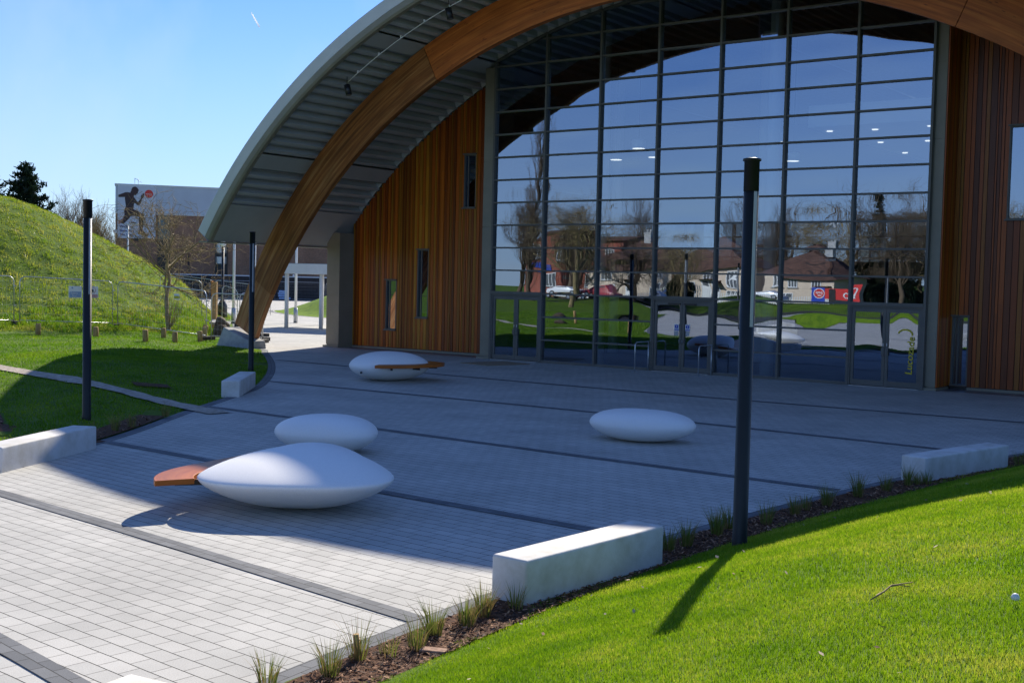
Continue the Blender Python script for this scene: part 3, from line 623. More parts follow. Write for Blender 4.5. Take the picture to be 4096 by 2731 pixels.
for b in range(7):
    mb = MB(); a0, a1 = XM[b]+.037, XM[b+1]-.037; top = max(sofz(a0), sofz(a1), sofz(max(a0, min(a1, XC))))-.12
    k = 3 if b in DOORS else 0
    while .8*k < top-.05:
        z0 = .8*k+(.026 if k else .09); z1 = min(.8*(k+1)-.026, top); lo = min(sofz(a0), sofz(a1))-.12
        if z0 > lo:   # part of a row cut by the curve
            xl = math.sqrt(max(0, (RS-.12)**2-(z0-ZC)**2)); p0, p1 = max(a0, XC-xl), min(a1, XC+xl)
            if p1-p0 > .1: pane(mb, p0, p1, z0, z1, rp_, True)
        else: pane(mb, a0, a1, z0, z1, rp_, z1 > lo)
        k += 1
    mb.build("glazing", 'glass', hall)
# --- doors
for di, b in enumerate(DOORS):
    a0, a1 = XM[b]+.037, XM[b+1]-.037
    mb = MB(); mb.box(a0, a0+.05, .02, .18, 0, 2.349); mb.box(a1-.05, a1, .02, .18, 0, 2.349); mb.box(a0+.05, a1-.05, .03, .17, 2.29, 2.349); mb.build("door_frame", 'frame', hall)
    mb = MB(); mb.box(a0+.05, a1-.05, -.06, .2, .0, .014); mb.build("threshold", 'steel', hall)
    mid = (a0+a1)/2
    for side in (0, 1):
        x0, x1 = (a0+.055, mid-.005) if side == 0 else (mid+.005, a1-.055); s = .085
        mb = MB(); mb.box(x0, x0+s, .05, .11, .03, 2.28); mb.box(x1-s, x1, .05, .11, .03, 2.28); mb.box(x0+s, x1-s, .05, .11, .03, .19); mb.box(x0+s, x1-s, .05, .11, 2.17, 2.28)
        d = mb.build("door", 'frame', hall)
        gm = MB(); pane(gm, x0+s, x1-s, .19, 2.17, rp_, y=.085); gm.build("pane", 'glass', d)
        hx = x1-.05 if side == 0 else x0+.05
        if di == 1:
            h = MB(); h.tube([(hx, .04, 1.03), (hx, .02, 1.03), (hx, -.02, 1.08), (hx, -.02, .96), (hx, .02, .99)], .012, 6); h.build("door_handle", 'steel', d)
            c = MB(); c.box((x1-.5 if side == 0 else x0+.06), (x1-.06 if side == 0 else x0+.5), .0, .049, 2.19, 2.235); c.build("door_closer", 'black', d)
            sx0 = x1-s-.2 if side == 0 else x0+s+.02; sm = MB()
            sm.box(sx0, sx0+.17, .072, .076, 1.345, 1.56, 0); sm.box(sx0+.01, sx0+.16, .0705, .0719, 1.355, 1.40, 1)
            c_ = [(sx0+.085+.066*math.cos(q*math.pi/12), .0708, 1.482+.066*math.sin(q*math.pi/12)) for q in range(24)]; sm.poly(c_, 1)
            sm.box(sx0+.075, sx0+.095, .0690, .0704, 1.467, 1.53, 0); sm.box(sx0+.075, sx0+.095, .0690, .0704, 1.437, 1.455, 0)
            lettering(sm, "Fire door", .034, (sx0+.013, .0700, 1.366), (1,0,0), (0,0,1), 0)
            sm.build("safety_sticker", ['signw', 'blue'], d)
            nt_ = MB(); nt_.box(sx0+(-.0 if side == 0 else .02), sx0+.15, .073, .076, 1.19, 1.33); nt_.build("paper_notice", 'strip', d)
        else:
            h = MB(); h.box(hx-.045, hx+.045, .0, .049, .93, 1.13); h.build("push_plate", 'frame', d)
            k_ = MB(); k_.box(hx-.012, hx+.012, .03, .049, 1.2, 1.28); k_.build("lock", 'steel', d)
        if di == 2 and side == 1:
            lm = MB(); lettering(lm, "Lucozade", .285, (x1-s-.13, .062, .40), (.04,0,1), (-1,0,.12), 0, bold=.012, sx=1.0)
            arc = [(x1-s-.36+.22*math.cos(q), .0615, 1.56+.16*math.sin(q)) for q in [i*math.pi/14-.2 for i in range(15)]]
            arc2 = [(x1-s-.36+.185*math.cos(q), .0615, 1.55+.12*math.sin(q)) for q in [i*math.pi/14-.2 for i in range(15)]][::-1]
            lm.poly(arc+arc2, 0); lm.build("lettering", 'yellow', d)
# --- inside the hall
mb = MB(); mb.box(-17.4, 17.0, .2, 29.6, -.05, .003); mb.build("interior_floor", 'infloor', hall)
mb = MB(); mb.box(-17.4, 17.0, 16.0, 16.2, .003, 10.0); mb.build("interior_wall", 'inwall', hall)
for sgn, xw in ((-1, -17.6), (1, 17.2)):
    mb = MB(); mb.box(xw-.15, xw+.15, 1.35, 29.7, 0, 4.3); mb.build("side_wall", 'panel', hall)
mb = MB(); vs = []; N = 30
for i in range(N+1):
    x = -17.4+34.6*i/N; mb.box(x, min(x+34.6/N, 17.2), 29.5, 29.7, 0, min(sofz(x), sofz(min(x+34.6/N, 17.2)))+.1) if i < N else None
mb.build("rear_wall", 'panel', hall)
for x, y in ((-5.25,1.6), (1.15,1.6), (-1.9,7.5), (4.6,7.5), (-8.3,7.5)):
    mb = MB(); mb.tube([(x, y, .003), (x, y, sofz(x)-.1)], .21, 16); mb.build("interior_column", 'incol', hall)
mb = MB(); mb.box(1.6, 6.65, 3.2, 15.9, 8.05, 8.75); mb.build("gallery_ceiling", 'incol', hall)
mb = MB(); mb.box(-8.6, 6.6, 5.2, 5.24, 4.1, 5.1); mb.box(-8.6, 6.6, 5.15, 15.9, 3.75, 4.08); mb.build("balcony_front", 'glass2', hall)
for x, y, z in ((1.9,4.29,8.04),(3.37,4.49,8.04),(2.3,7.98,8.04),(3.9,8.2,8.04),(1.95,11.6,8.04),(5.2,4.4,8.04),(5.0,11.5,8.04),(3.4,11.6,8.04),(5.6,8.1,8.04)):
    mb = MB(); mb.lathe([(.10, -.02), (.10, .0)], 14, c=(x, y, z)); mb.build("downlight", 'lamp_on', hall)
for x, y, z in ((-4.4,2.56,7.6),(-7.18,5.56,7.6),(-1.26,8.61,7.6),(-5.37,5.34,7.6),(.2,4.0,7.75)):
    mb = MB(); mb.lathe([(.25, -.02), (.25, .26), (.2, .28)], 22, c=(x, y, z)); pd = mb.build("pendant_shade", 'incol', hall)
    mb = MB(); mb.lathe([(.22, -.035), (.22, -.024)], 22, c=(x, y, z)); mb.build("lit_disc", 'lamp_on', pd)
    mb = MB(); mb.tube([(x, y, z+.33), (x, y, sofz(x)-.05)], .008, 5); mb.build("cord", 'black', pd)
# --- handrails beside the entrance doors
def handrail(x, label):
    h = thing("handrail", (x, -.9, 0), label, "handrail", "handrails by the entrance")
    mb = MB(); mb.tube([(x, -.9, .012), (x, -.9, .86), (x, -.86, .93), (x, -.78, .95), (x, -.12, .95)], .02, 10); mb.tube([(x, -.12, .95), (x, -.03, .95)], .024, 10); mb.tube([(x, -.05, .012), (x, -.05, .93)], .024, 8); mb.build("rail", 'steel', h)
    mb = MB(); mb.lathe([(.09, .0), (.09, .01), (.03, .014)], 14, c=(x, -.9, 0)); mb.build("base_plate", 'steel', h)
handrail(-2.26, "steel handrail on the left of the middle entrance doors"); handrail(.03, "steel handrail on the right of the middle entrance doors")
mb = MB(); M_ = Matrix.Translation((-7.25,-1.75,0)) @ Matrix.Rotation(R(-14), 4, 'Z'); mb.box(-.72, .72, -.95, .95, 0.003, .024, M=M_)
tag(mb.build("plywood_sheet", 'ply'), "brown plywood sheet lying on the paving before the left doors", "sheet")
# --- spotlights on their cable under the front of the roof
def vpt(th, r, y): x, z = sof(th, r); return (x, y, z)
cab = [vpt(-29.4+i*1.4, 22.28, -5.1-.6*i/24) for i in range(43)]
mb = MB(); mb.tube([Vector(c) for c in cab], .014, 6)
for i in range(1, 43, 2): c = cab[i]; mb.box(c[0]-.02, c[0]+.02, c[1]-.02, c[1]+.02, c[2], c[2]+.08)
tag(mb.build("lighting_cable", 'white'), "thin white cable run curving under the front edge of the roof", "cable")
for th, y, lb in ((-29.6,-5.1,"small black cylinder spotlight at the low end of the white cable"), (-16.8,-5.38,"small black cylinder spotlight higher up the white cable under the roof")):
    x, z = sof(th, 22.22); t = thing("spotlight", (x, y, z), lb, "spotlight", "spotlights under the roof")
    d = Vector((.25, .05, -1)).normalized(); p = Vector((x, y, z)); mb = MB(); mb.tube([p+d*.0, p+d*.34], .105, 14); mb.build("housing", 'black', t)
    mb = MB(); mb.tube([p+d*.341, p+d*.35], .085, 12); mb.build("lens", 'frame', t)
    mb = MB(); mb.tube([p+Vector((0,0,.28)), p], .012, 5); mb.build("stem", 'black', t)

# ================================================================== SEATS, BLOCKS, LAMPS
def pebble(cx, cy, rz, a, b, zr, zt, tri, label, pw=1.7, top_p=1.5, bot_p=2.2, off=(0,0), rnd_=.6, ub_=.35, wing=None, skew=0.0, plugs=()):
    t = thing("pebble_seat", (cx, cy, 0), label, "stone seat", "white pebble seats on the paving", rz); local(t)
    N, K = 96, 26; vs = []
    def rad(ph):
        e = 1/math.pow(abs(math.cos(ph)/a)**pw+abs(math.sin(ph)/b)**pw, 1/pw)
        return e*(1+tri*math.cos(3*(ph-math.pi/2)))
    prof = []
    for k in range(K+1):                      # underside centre -> rim -> top centre
        q = k/K
        if q < .5: s_ = math.sin(math.pi*q); prof.append((s_, zr-zr*(ub_*(1-s_**bot_p)+(1-ub_)*math.sqrt(max(0, 1-s_**2.6)))))
        else:      s_ = math.sin(math.pi*q); prof.append((s_, zr+(zt-zr)*((1-rnd_)*(1-s_**top_p)+rnd_*math.sqrt(max(0, 1-s_**2.6)))))
    for s_, z in prof:
        for i in range(N):
            ph = 2*math.pi*i/N; r = rad(ph)*s_; w = (z/zt) if z > zr else zr/zt*1.0
            sh = max(0, (z-zr)/(zt-zr)); vs.append((r*math.cos(ph)+off[0]*sh*(1-s_*.5), r*math.sin(ph)+off[1]*sh*(1-s_*.5), z+skew*r*math.cos(ph)*(z/zt)*.3))
    fs = [(k*N+i, k*N+(i+1)%N, (k+1)*N+(i+1)%N, (k+1)*N+i) for k in range(K) for i in range(N)]
    mb = MB(); mb.add(vs, fs, smooth=True); mb.build("stone_body", 'stone', t)
    for (px, py, pz, nxv) in plugs:
        m2 = MB(); d = Vector(nxv).normalized(); p = Vector((px, py, pz)); m2.tube([p-d*.03, p+d*.004], .028, 10); m2.build("drain_plug", 'black', t)
    if wing:
        a0, a1, z0, z1, wi, wo, ends = wing; n = 30; mb = MB(); prevq = None
        for i in range(n):
            P = []
            for j in (i, i+1):
                u = j/n; ph = R(a0+(a1-a0)*u); taper = min(1, .30+2.4*u*ends[0]+(1-ends[0]))*min(1, .30+2.4*(1-u)*ends[1]+(1-ends[1])); ri = rad(ph)*wi; ro = ri+wo*taper
                P.append([(ri*math.cos(ph), ri*math.sin(ph)), (ro*math.cos(ph), ro*math.sin(ph))])
            (i0, o0), (i1, o1) = P; L = 1.2*R(abs(a1-a0))/n; u0, u1 = i*L, (i+1)*L
            vsq = [(*i0, z0), (*o0, z0), (*o1, z0), (*i1, z0), (*i0, z1), (*o0, z1), (*o1, z1), (*i1, z1)]
            F = [(4,5,6,7), (0,3,2,1), (1,2,6,5), (3,0,4,7)]; U = [[(u0,0),(u0,.45),(u1,.45),(u1,0)], [(u0,1),(u1,1),(u1,1.4),(u0,1.4)], [(u0,2),(u1,2),(u1,2.07),(u0,2.07)], [(u1,3),(u0,3),(u0,3.07),(u1,3.07)]]
            if i == 0: F.append((0,1,5,4)); U.append([(0,4),(.4,4),(.4,4.07),(0,4.07)])
            if i == n-1: F.append((2,3,7,6)); U.append([(0,5),(.4,5),(.4,5.07),(0,5.07)])
            mb.add(vsq, F, uvs=U)
        mb.build("timber_wing", 'teak', t, bevel=.006)
        for u in (.12, .38, .64, .88):
            ph = R(a0+(a1-a0)*u); ri = rad(ph)*wi; m2 = MB(); M = Matrix.Rotation(ph, 4, 'Z'); m2.box(ri-.16, ri+wo*.55, -.025, .025, z0-.07, z0-.002, M=M); m2.build("bracket", 'black', t)
    return t
# long axis along local x; the triangular one points its flat side at the path
pebble(6.87, -24.2, R(36), 1.10, 1.30, .42, .71, .13, "big triangular white stone seat half in sunlight with a timber wing on its left", pw=2.0, top_p=2.0, bot_p=1.8, off=(.03,.40), rnd_=.30, ub_=.60,
       wing=(84, 211, .36, .425, 1.03, .46, (0, 0)), plugs=[(.98,-.50,.31,(1,-.7,-.2))])
pebble(3.74, -20.62, R(22), .83, .68, .32, .60, .05, "plain white pebble seat in shade just behind the triangular one", pw=2.3, top_p=2.6, bot_p=2.6, rnd_=1, plugs=[(-.1,.2,.585,(0,0,1))])
pebble(6.66, -15.64, R(12), .98, .62, .30, .57, -.04, "plain white pebble seat alone in shade left of the tall lamp column", pw=2.2, top_p=2.6, bot_p=2.8, rnd_=1, plugs=[(.1,.15,.562,(0,0,1))])
pebble(-8.4, -23.7, R(-20), 1.2, .8, .36, .66, .08, "white pebble seat mirrored against the sunny paving in the glass", pw=2.1, top_p=1.8, bot_p=2.4, rnd_=.6)
pebble(-5.02, -9.58, R(66), 1.13, .95, .40, .80, .04, "white pebble seat with a curved timber wing nearest the glass front", pw=2.1, top_p=1.9, bot_p=2.2, rnd_=.8,
       wing=(-128, 30, .42, .50, .97, .45, (0, 1)), plugs=[(-1.02,-.5,.26,(-1,-.6,-.2))])
def block(cx, cy, rz, l, w, h, z0, label):
    mb = MB(); mb.box(-w/2, w/2, -l/2, l/2, z0, h); o = mb.build("concrete_bench", 'conc', bevel=.028, bseg=4)
    o.location = (cx, cy, 0); o.rotation_euler = (0, 0, rz); return tag(o, label, "bench", "concrete block benches")
block(11.585, -25.08, R(-3), 2.2, .40, .42, -.06, "stained concrete block bench half in sun beside the near lawn")
block(12.2, -15.45, R(-11.5), 2.6, .40, .385, -.06, "concrete block bench in full shade at the far right lawn edge")
block(1.36, -24.28, R(26.6), 2.6, .42, .36, -.06, "sunlit concrete block bench cut off by the left picture edge")
block(-4.98, -14.95, R(41), 2.8, .42, .38, -.06, "concrete block bench in shade in front of the middle lamp column")
block(11.98, -31.35, R(8), 2.5, .40, .40, -.06, "concrete block bench of which only a white corner shows at the bottom")
block(-10.8, -27.5, R(62), 2.5, .42, .40, 0, "white concrete block bench mirrored in the middle doors")
block(-12.9, -33.2, R(52), 2.4, .5, .75, 0, "tall white concrete block mirrored in the glass right of the middle doors")
block(-3.4, -35.2, R(40), 2.4, .42, .40, -.06, "white concrete block bench mirrored in the right hand doors")
def lamp_col(loc, h, rz, label):
    t = thing("lamp_column", (0,0,0), label, "lamp post", "dark lamp columns", 0); local(t)
    mb = MB(); mb.lathe([(.082, -.3), (.082, .12), (.078, .13), (.077, h-.34)], 24); mb.build("pole", 'post', t)
    mb = MB(); mb.lathe([(.080, h-.34), (.080, h-.03), (.095, h-.028), (.095, h-.004), (.05, h+.004), (.0, h+.006)], 24); mb.build("cap", 'post', t)
    for a in (0, R(58)):
        mb = MB(); z0, z1 = h-1.75, h-.345; n = 3; vs = []
        for i in range(n+1):
            q = a-R(15)+R(30)*i/n; vs += [(.0795*math.cos(q), .0795*math.sin(q), z0), (.0795*math.cos(q), .0795*math.sin(q), z1)]
        mb.add(vs, [(2*i, 2*i+2, 2*i+3, 2*i+1) for i in range(n)]); mb.build("light_strip", 'strip', t)
    t.location = loc; t.rotation_euler = (0, 0, rz); return t
L0 = lamp_col((12.17, -22.95, .04), 4.12, R(-27.5), "tall dark lamp column rising from the near lawn before the glass front")
for loc, h, rz, lb in (((-2.05,-21.16,.03), 4.12, R(-4), "dark lamp column behind the sunlit concrete bench on the left"), ((-9.5,-10.6,.03), 4.05, R(-24), "dark lamp column in front of the foot of the timber arch"),
                       ((-15.0,-5.75,.12), 4.05, R(-30), "dark lamp column mostly hidden behind the middle lamp column"), ((-13.8,-23.4,.3), 4.1, R(40), "dark lamp column mirrored in the middle entrance doors"),
                       ((-22.4,-47.4,.3), 4.1, R(60), "dark lamp column mirrored in the glass beside the tall near column"), ((-6.4,-33.4,.0), 4.1, R(60), "dark lamp column mirrored on the left leaf of the right doors"),
                       ((-3.1,-40.5,.0), 4.1, R(60), "dark lamp column mirrored on the right leaf of the right doors")):
    k = lamp_col(loc, h, rz, lb)
# ------------------------------------------------------------------ planting
def blades(mb, x, y, z, n, h, spread, rnd, wid=.006, lean=.5, m=0):
    for _ in range(n):
        a = rnd.uniform(0, 2*math.pi); r = spread*math.sqrt(rnd.random())*.35; bx, by = x+r*math.cos(a), y+r*math.sin(a); hh = h*rnd.uniform(.55, 1.1); ln = lean*rnd.uniform(.1, 1)*hh
        d = Vector((math.cos(a), math.sin(a), 0)); w = Vector((-d.y, d.x, 0))*wid*rnd.uniform(.7, 1.2)
        if rnd.random() < .5: w = Vector((d.x*.6-d.y*.6, d.y*.6+d.x*.6, 0)).normalized()*w.length
        p0 = Vector((bx, by, z)); p1 = p0+d*ln*.35+Vector((0,0,hh*.55)); p2 = p0+d*ln+Vector((0,0,hh))
        mb.add([p0-w, p0+w, p1+w*.8, p1-w*.8, p2], [(0,1,2,3), (3,2,4)], m)
TUS = [(11.55,-28.98,.30,50,0,"sunlit grass tussock nearest the bottom picture edge in the bark bed"), (11.77,-28.6,.34,80,0,"dense sunlit grass tussock second from the bottom edge in the bark bed"), (11.66,-28.2,.40,34,1,"thin tall tussock with a straw coloured stump in the bark bed"),
       (11.78,-28.0,.24,20,0,"small wispy tuft just right of the straw coloured stump"), (11.83,-27.74,.34,55,0,"upright green tussock left of the fallen bark slab"), (11.68,-27.36,.34,80,0,"thick green tussock halfway along the near bark bed"),
       (11.72,-27.0,.32,60,1,"browning tussock second left of the stained concrete bench"), (11.64,-26.68,.36,80,1,"tallest straw and green tussock just left of the stained bench"), (11.72,-26.33,.30,30,0,"thin tuft against the near end of the stained concrete bench"),
       (11.58,-23.42,.34,70,0,"shaded tussock touching the far end of the stained bench"), (11.62,-23.1,.38,80,0,"shaded tall tussock second past the stained bench"), (11.6,-22.35,.42,90,0,"broad shaded tussock just left of the near lamp column"),
       (11.55,-21.95,.36,80,0,"upright shaded tussock half hidden by the near lamp column"), (11.74,-21.35,.36,60,0,"shaded tussock directly right of the near lamp column"), (11.75,-20.55,.30,70,1,"dry brown tussock second right of the near lamp column"),
       (11.72,-20.15,.28,40,1,"small dry tuft beside the brown tussock right of the column"), (11.82,-19.7,.38,90,0,"thick shaded tussock midway between the near lamp column and far bench"), (11.86,-18.7,.44,90,0,"tall shaded tussock with long seed stalks in the far bark bed"),
       (11.98,-17.95,.32,50,1,"thin dry tussock third left of the far shaded bench"), (12.05,-17.25,.40,70,0,"tall shaded tussock second left of the far shaded bench"), (12.22,-16.95,.26,60,0,"low green tuft against the far shaded bench"),
       (12.12,-17.05,.24,40,0,"small tuft tucked at the corner of the far shaded bench"), (12.72,-13.85,.30,60,0,"shaded tuft past the far end of the far bench"),
       (-.18,-22.35,.34,45,1,"dry tussock beside the sunlit bench on the left"), (-.55,-21.6,.42,50,1,"tall dry tussock midway in the left bark bed"), (-.75,-21.1,.36,45,1,"dry tussock second from the gravel path in the left bed"), (-1.75,-19.6,.34,45,1,"dry tussock next to the gravel path in the left bed")]
for i, (x, y, h, n, k, lb) in enumerate(TUS):
    rnd = random.Random(100+i); t = thing("grass_tussock", (x, y, max(hz(x, y), 0)), lb, "grass tussock", "tussocks in the bark beds")
    z = max(hz(x, y), 0)+.01; mb = MB(); blades(mb, x, y, z, int(n*.9), h*.85, .17, rnd, .0036, .55); mb.build("green_blades", 'tuss', t)
    mb = MB(); blades(mb, x, y, z, int(n*(.7 if k else .3)), h*.8, .19, rnd, .0033, .8); mb.build("dry_blades", 'straw', t)
mb = MB(); mb.tube([(11.67,-28.2,0), (11.655,-28.22,.22)], [.03,.022], 7); tag(mb.build("dead_stump", 'log'), "straw coloured dead stalk bundle standing in the bark bed", "stump")
mb = MB(); M_ = Matrix.Translation((11.98,-27.72,.045)) @ Matrix.Rotation(.4, 4, 'Z'); mb.box(-.10,.10,-.05,.05,-.012,.014, M=M_); tag(mb.build("bark_slab", 'slab', bevel=.008), "pale orange bark slab lying at the edge of the lawn", "bark piece")
# bark chips: a countless litter
def chips(poly, a, b, n, rnd, mb, size):
    for _ in range(n):
        i = rnd.randrange(len(poly)-1); u = rnd.random(); p = (poly[i][0]+(poly[i+1][0]-poly[i][0])*u, poly[i][1]+(poly[i+1][1]-poly[i][1])*u)
        t = (Vector(poly[i+1])-Vector(poly[i])).normalized(); w = a+(b-a)*rnd.random(); x, y = p[0]+t.y*w, p[1]-t.x*w
        M = Matrix.Translation((x, y, 0)) @ Euler((rnd.uniform(-.6,.6), rnd.uniform(-.6,.6), rnd.uniform(0,6.3))).to_matrix().to_4x4(); s = size*rnd.uniform(.4, 1.3)
        q = [M @ Vector(v) for v in ((-s,-s*.3,0), (s,-s*.2,0), (s*.8,s*.3,.004), (-s*.7,s*.28,.003))]; mb.add(q, [(0,1,2,3)], rnd.choice([0,0,1,2]))
    return mb
rnd = random.Random(5); mb = chips([p for p in BED_R if p[1] < -19], -.60*sr_, -.02*sr_, 7000, rnd, MB(), .022); mb = chips([p for p in BED_R if p[1] >= -19], -.60*sr_, -.02*sr_, 1800, rnd, mb, .03); mb = chips(BED_L, -.52*sl_, -.02*sl_, 900, rnd, mb, .03)
zc_ = land(np.array([v[0] for v in mb.v]), np.array([v[1] for v in mb.v])); mb.v = [(v[0], v[1], v[2]+max(z, -.015)+.032) for v, z in zip(mb.v, zc_)]
MT['chipA'] = mat('bark_chip_brown', (0.20,0.085,0.04), .9, var=.5, scale=30); MT['chipB'] = mat('bark_chip_tan', (0.42,0.23,0.13), .9, var=.4, scale=30); MT['chipC'] = mat('bark_chip_dark', (0.06,0.035,0.025), .9, var=.4, scale=30)
tag(mb.build("bark_chips", ['chipA', 'chipB', 'chipC']), kind='stuff')
# turf: many short blades, thinner the farther off they stand
def turf(name, mt, boxes, seed, poly_ok, hfun, clump=False):
    rng = np.random.default_rng(seed); V = []; 
    for (x0, x1, y0, y1, dn, hh, ww) in boxes:
        n = int((x1-x0)*(y1-y0)*dn); x = rng.uniform(x0, x1, n); y = rng.uniform(y0, y1, n); ok = poly_ok(x, y); x, y = x[ok], y[ok]; z = hfun(x, y); n = len(x); cl = (.45+1.1*np.clip(.5+.9*np.sin(x*3.1+y*1.7)*np.sin(y*3.7-x*1.3)+.5*np.sin(x*7.7-y*2.1)*np.sin(y*8.3+x*3), 0, 1)) if clump else 1.0
        a = rng.uniform(0, 2*np.pi, n); h = hh*cl*rng.uniform(.45, 1.15, n); w = ww*rng.uniform(.7, 1.3, n); ln = h*rng.uniform(.1, .9, n); b = a+rng.uniform(-1.2, 1.2, n)+np.pi/2
        dx, dy = np.cos(a)*ln, np.sin(a)*ln; wx, wy = np.cos(b)*w, np.sin(b)*w
        V.append(np.stack([np.stack([x-wx, y-wy, z-.012], 1), np.stack([x+wx, y+wy, z-.012], 1), np.stack([x+dx*.45+wx*.75, y+dy*.45+wy*.75, z+h*.6], 1), np.stack([x+dx*.45-wx*.75, y+dy*.45-wy*.75, z+h*.6], 1), np.stack([x+dx, y+dy, z+h], 1)], 1))
    V = np.concatenate(V); n = len(V); me = bpy.data.meshes.new(name); me.vertices.add(n*5); me.vertices.foreach_set("co", V.astype(np.float32).ravel())
    idx = (np.arange(n)*5)[:, None]; q = (idx+np.array([0,1,2,3,3,2,4])).ravel(); me.loops.add(n*7); me.loops.foreach_set("vertex_index", q.astype(np.int32))
    me.polygons.add(n*2); st = (np.arange(n)*7)[:, None]+np.array([0,4]); me.polygons.foreach_set("loop_start", st.ravel().astype(np.int32)); me.polygons.foreach_set("loop_total", np.tile([4,3], n).astype(np.int32))
    me.materials.append(MT[mt]); me.update(calc_edges=True); o = bpy.data.objects.new(name, me); COL.objects.link(o); tag(o, kind='stuff'); return o
def sdist(x, y): d = _seg_d(x, y, PLAZA); return np.where(_inside(x, y, PLAZA), -d, d)
CAMX, CAMY = 17.7704, -34.6519
def right_ok(x, y):
    s = sdist(x, y); bd = np.where(((y > -26.25) & (y < -23.9)) | ((y > -16.8) & (y < -14.1)), .40, .53+.05*np.sin(y*5.1)+.04*np.sin(y*11.3)); vx, vy = x-CAMX, y-CAMY; f = -vx*.594+vy*.804; r = vx*.804+vy*.594
    return (s > bd) & (f > 3.5) & (np.abs(r) < f*.47+1.0)
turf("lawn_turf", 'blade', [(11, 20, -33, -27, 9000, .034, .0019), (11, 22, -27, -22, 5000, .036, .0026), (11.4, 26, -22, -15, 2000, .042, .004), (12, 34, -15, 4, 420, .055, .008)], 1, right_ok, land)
def path_d(x, y): return _seg_d(x, y, PATH, False)
def left_ok(x, y):
    s = sdist(x, y); bed = (y > -23.3) & (y < -19.1) & (s < .58)
    return (s > .03) & ~bed & (path_d(x, y) > .27+.04*np.sin(x*7)) & (np.hypot(x+46, y) > 20.0) & ~((x < -17.0) & (x > -19.6) & (y > -3.6) & (y < -2.6))
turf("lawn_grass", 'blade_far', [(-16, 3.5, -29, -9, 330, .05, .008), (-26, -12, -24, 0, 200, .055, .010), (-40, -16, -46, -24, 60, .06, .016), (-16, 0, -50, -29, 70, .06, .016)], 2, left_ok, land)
def hill_ok(x, y): r = np.hypot(x+46, y); return (r < 20.6) & (x > -47) & (y > -18) & (sdist(x, y) > .2)
turf("hill_grass", 'rough', [(-47, -22, -18, 20, 170, .10, .014), (-30, -22, -10, 8, 110, .13, .014)], 3, hill_ok, land, True)
turf("hill_foot_grass", 'blade_far', [(-47, -22, -18, 16, 150, .19, .013)], 6, lambda x, y: (np.abs(np.hypot(x+46, y)-17.9+.8*np.sin(x*1.3+y)) < 2.3) & (x > -47) & (sdist(x, y) > .3), land, True)
mx_, my_ = np.array([p[0] for p in ISL]), np.array([p[1] for p in ISL])
def isl_h(x, y):
    d = _seg_d(x, y, ISL); o_ = np.hypot(x-cx_, y-cy_); s = d/np.maximum(d+o_, .01); return 2.15*_ss(s*1.25)
turf("mound_grass", 'rough', [(-57, -28, 24, 41, 110, .09, .03)], 4, lambda x, y: _inside(x, y, ISL), isl_h)
# fallen leaves, a twig and crumpled paper on the near lawn
rnd = random.Random(9); mb = MB(); k = 0
while k < 90:
    x, y = rnd.uniform(11.6, 17.5), rnd.uniform(-30.5, -19)
    if not right_ok(np.array([x]), np.array([y]))[0]: continue
    M = Matrix.Translation((x, y, hz(x, y)+.035)) @ Euler((rnd.uniform(-.5,.5), rnd.uniform(-.5,.5), rnd.uniform(0,6))).to_matrix().to_4x4(); s = rnd.uniform(.012, .03)
    mb.add([M @ Vector(v) for v in ((-s,0,0),(0,-s*.6,.005),(s,0,.008),(0,s*.6,.004))], [(0,1,2,3)], rnd.choice([0,1])); k += 1
MT['leafA'] = mat('dead_leaf', (0.24,0.13,0.06), .9); MT['leafB'] = mat('pale_litter', (0.50,0.38,0.26), .9)
tag(mb.build("fallen_leaves", ['leafA', 'leafB']), kind='stuff')
z_ = lambda x, y: hz(x, y)+.04
mb = MB(); mb.tube([(15.30,-27.72,z_(15.3,-27.72)), (15.32,-27.55,z_(15.32,-27.55)+.01), (15.31,-27.40,z_(15.31,-27.4)+.012), (15.40,-27.28,z_(15.4,-27.28))], [.004,.006,.005,.003], 6); mb.tube([(15.31,-27.42,z_(15.31,-27.42)+.01), (15.36,-27.40,z_(15.36,-27.40)+.012), (15.42,-27.40,z_(15.42,-27.4))], .003, 5)
tag(mb.build("fallen_twig", 'twig_y'), "thin forked twig lying on the sunlit near lawn", "twig")
mb = MB(); mb.lathe([(.004,0),(.02,.006),(.024,.02),(.015,.035),(.003,.04)], 9, c=(16.14,-27.88,z_(16.14,-27.88))); tag(mb.build("paper_scrap", 'signw'), "crumpled white paper scrap on the lawn at the far right", "litter")
mb = MB(); q = [(-6.72,-16.78),(-6.3,-16.05),(-5.75,-16.35),(-6.15,-17.05)]; mb.poly([(x, y, hz(x, y)+.035) for x, y in q]); tag(mb.build("drain_cover", 'bark'), "flat dusty drain cover set in the shaded left lawn", "drain cover")

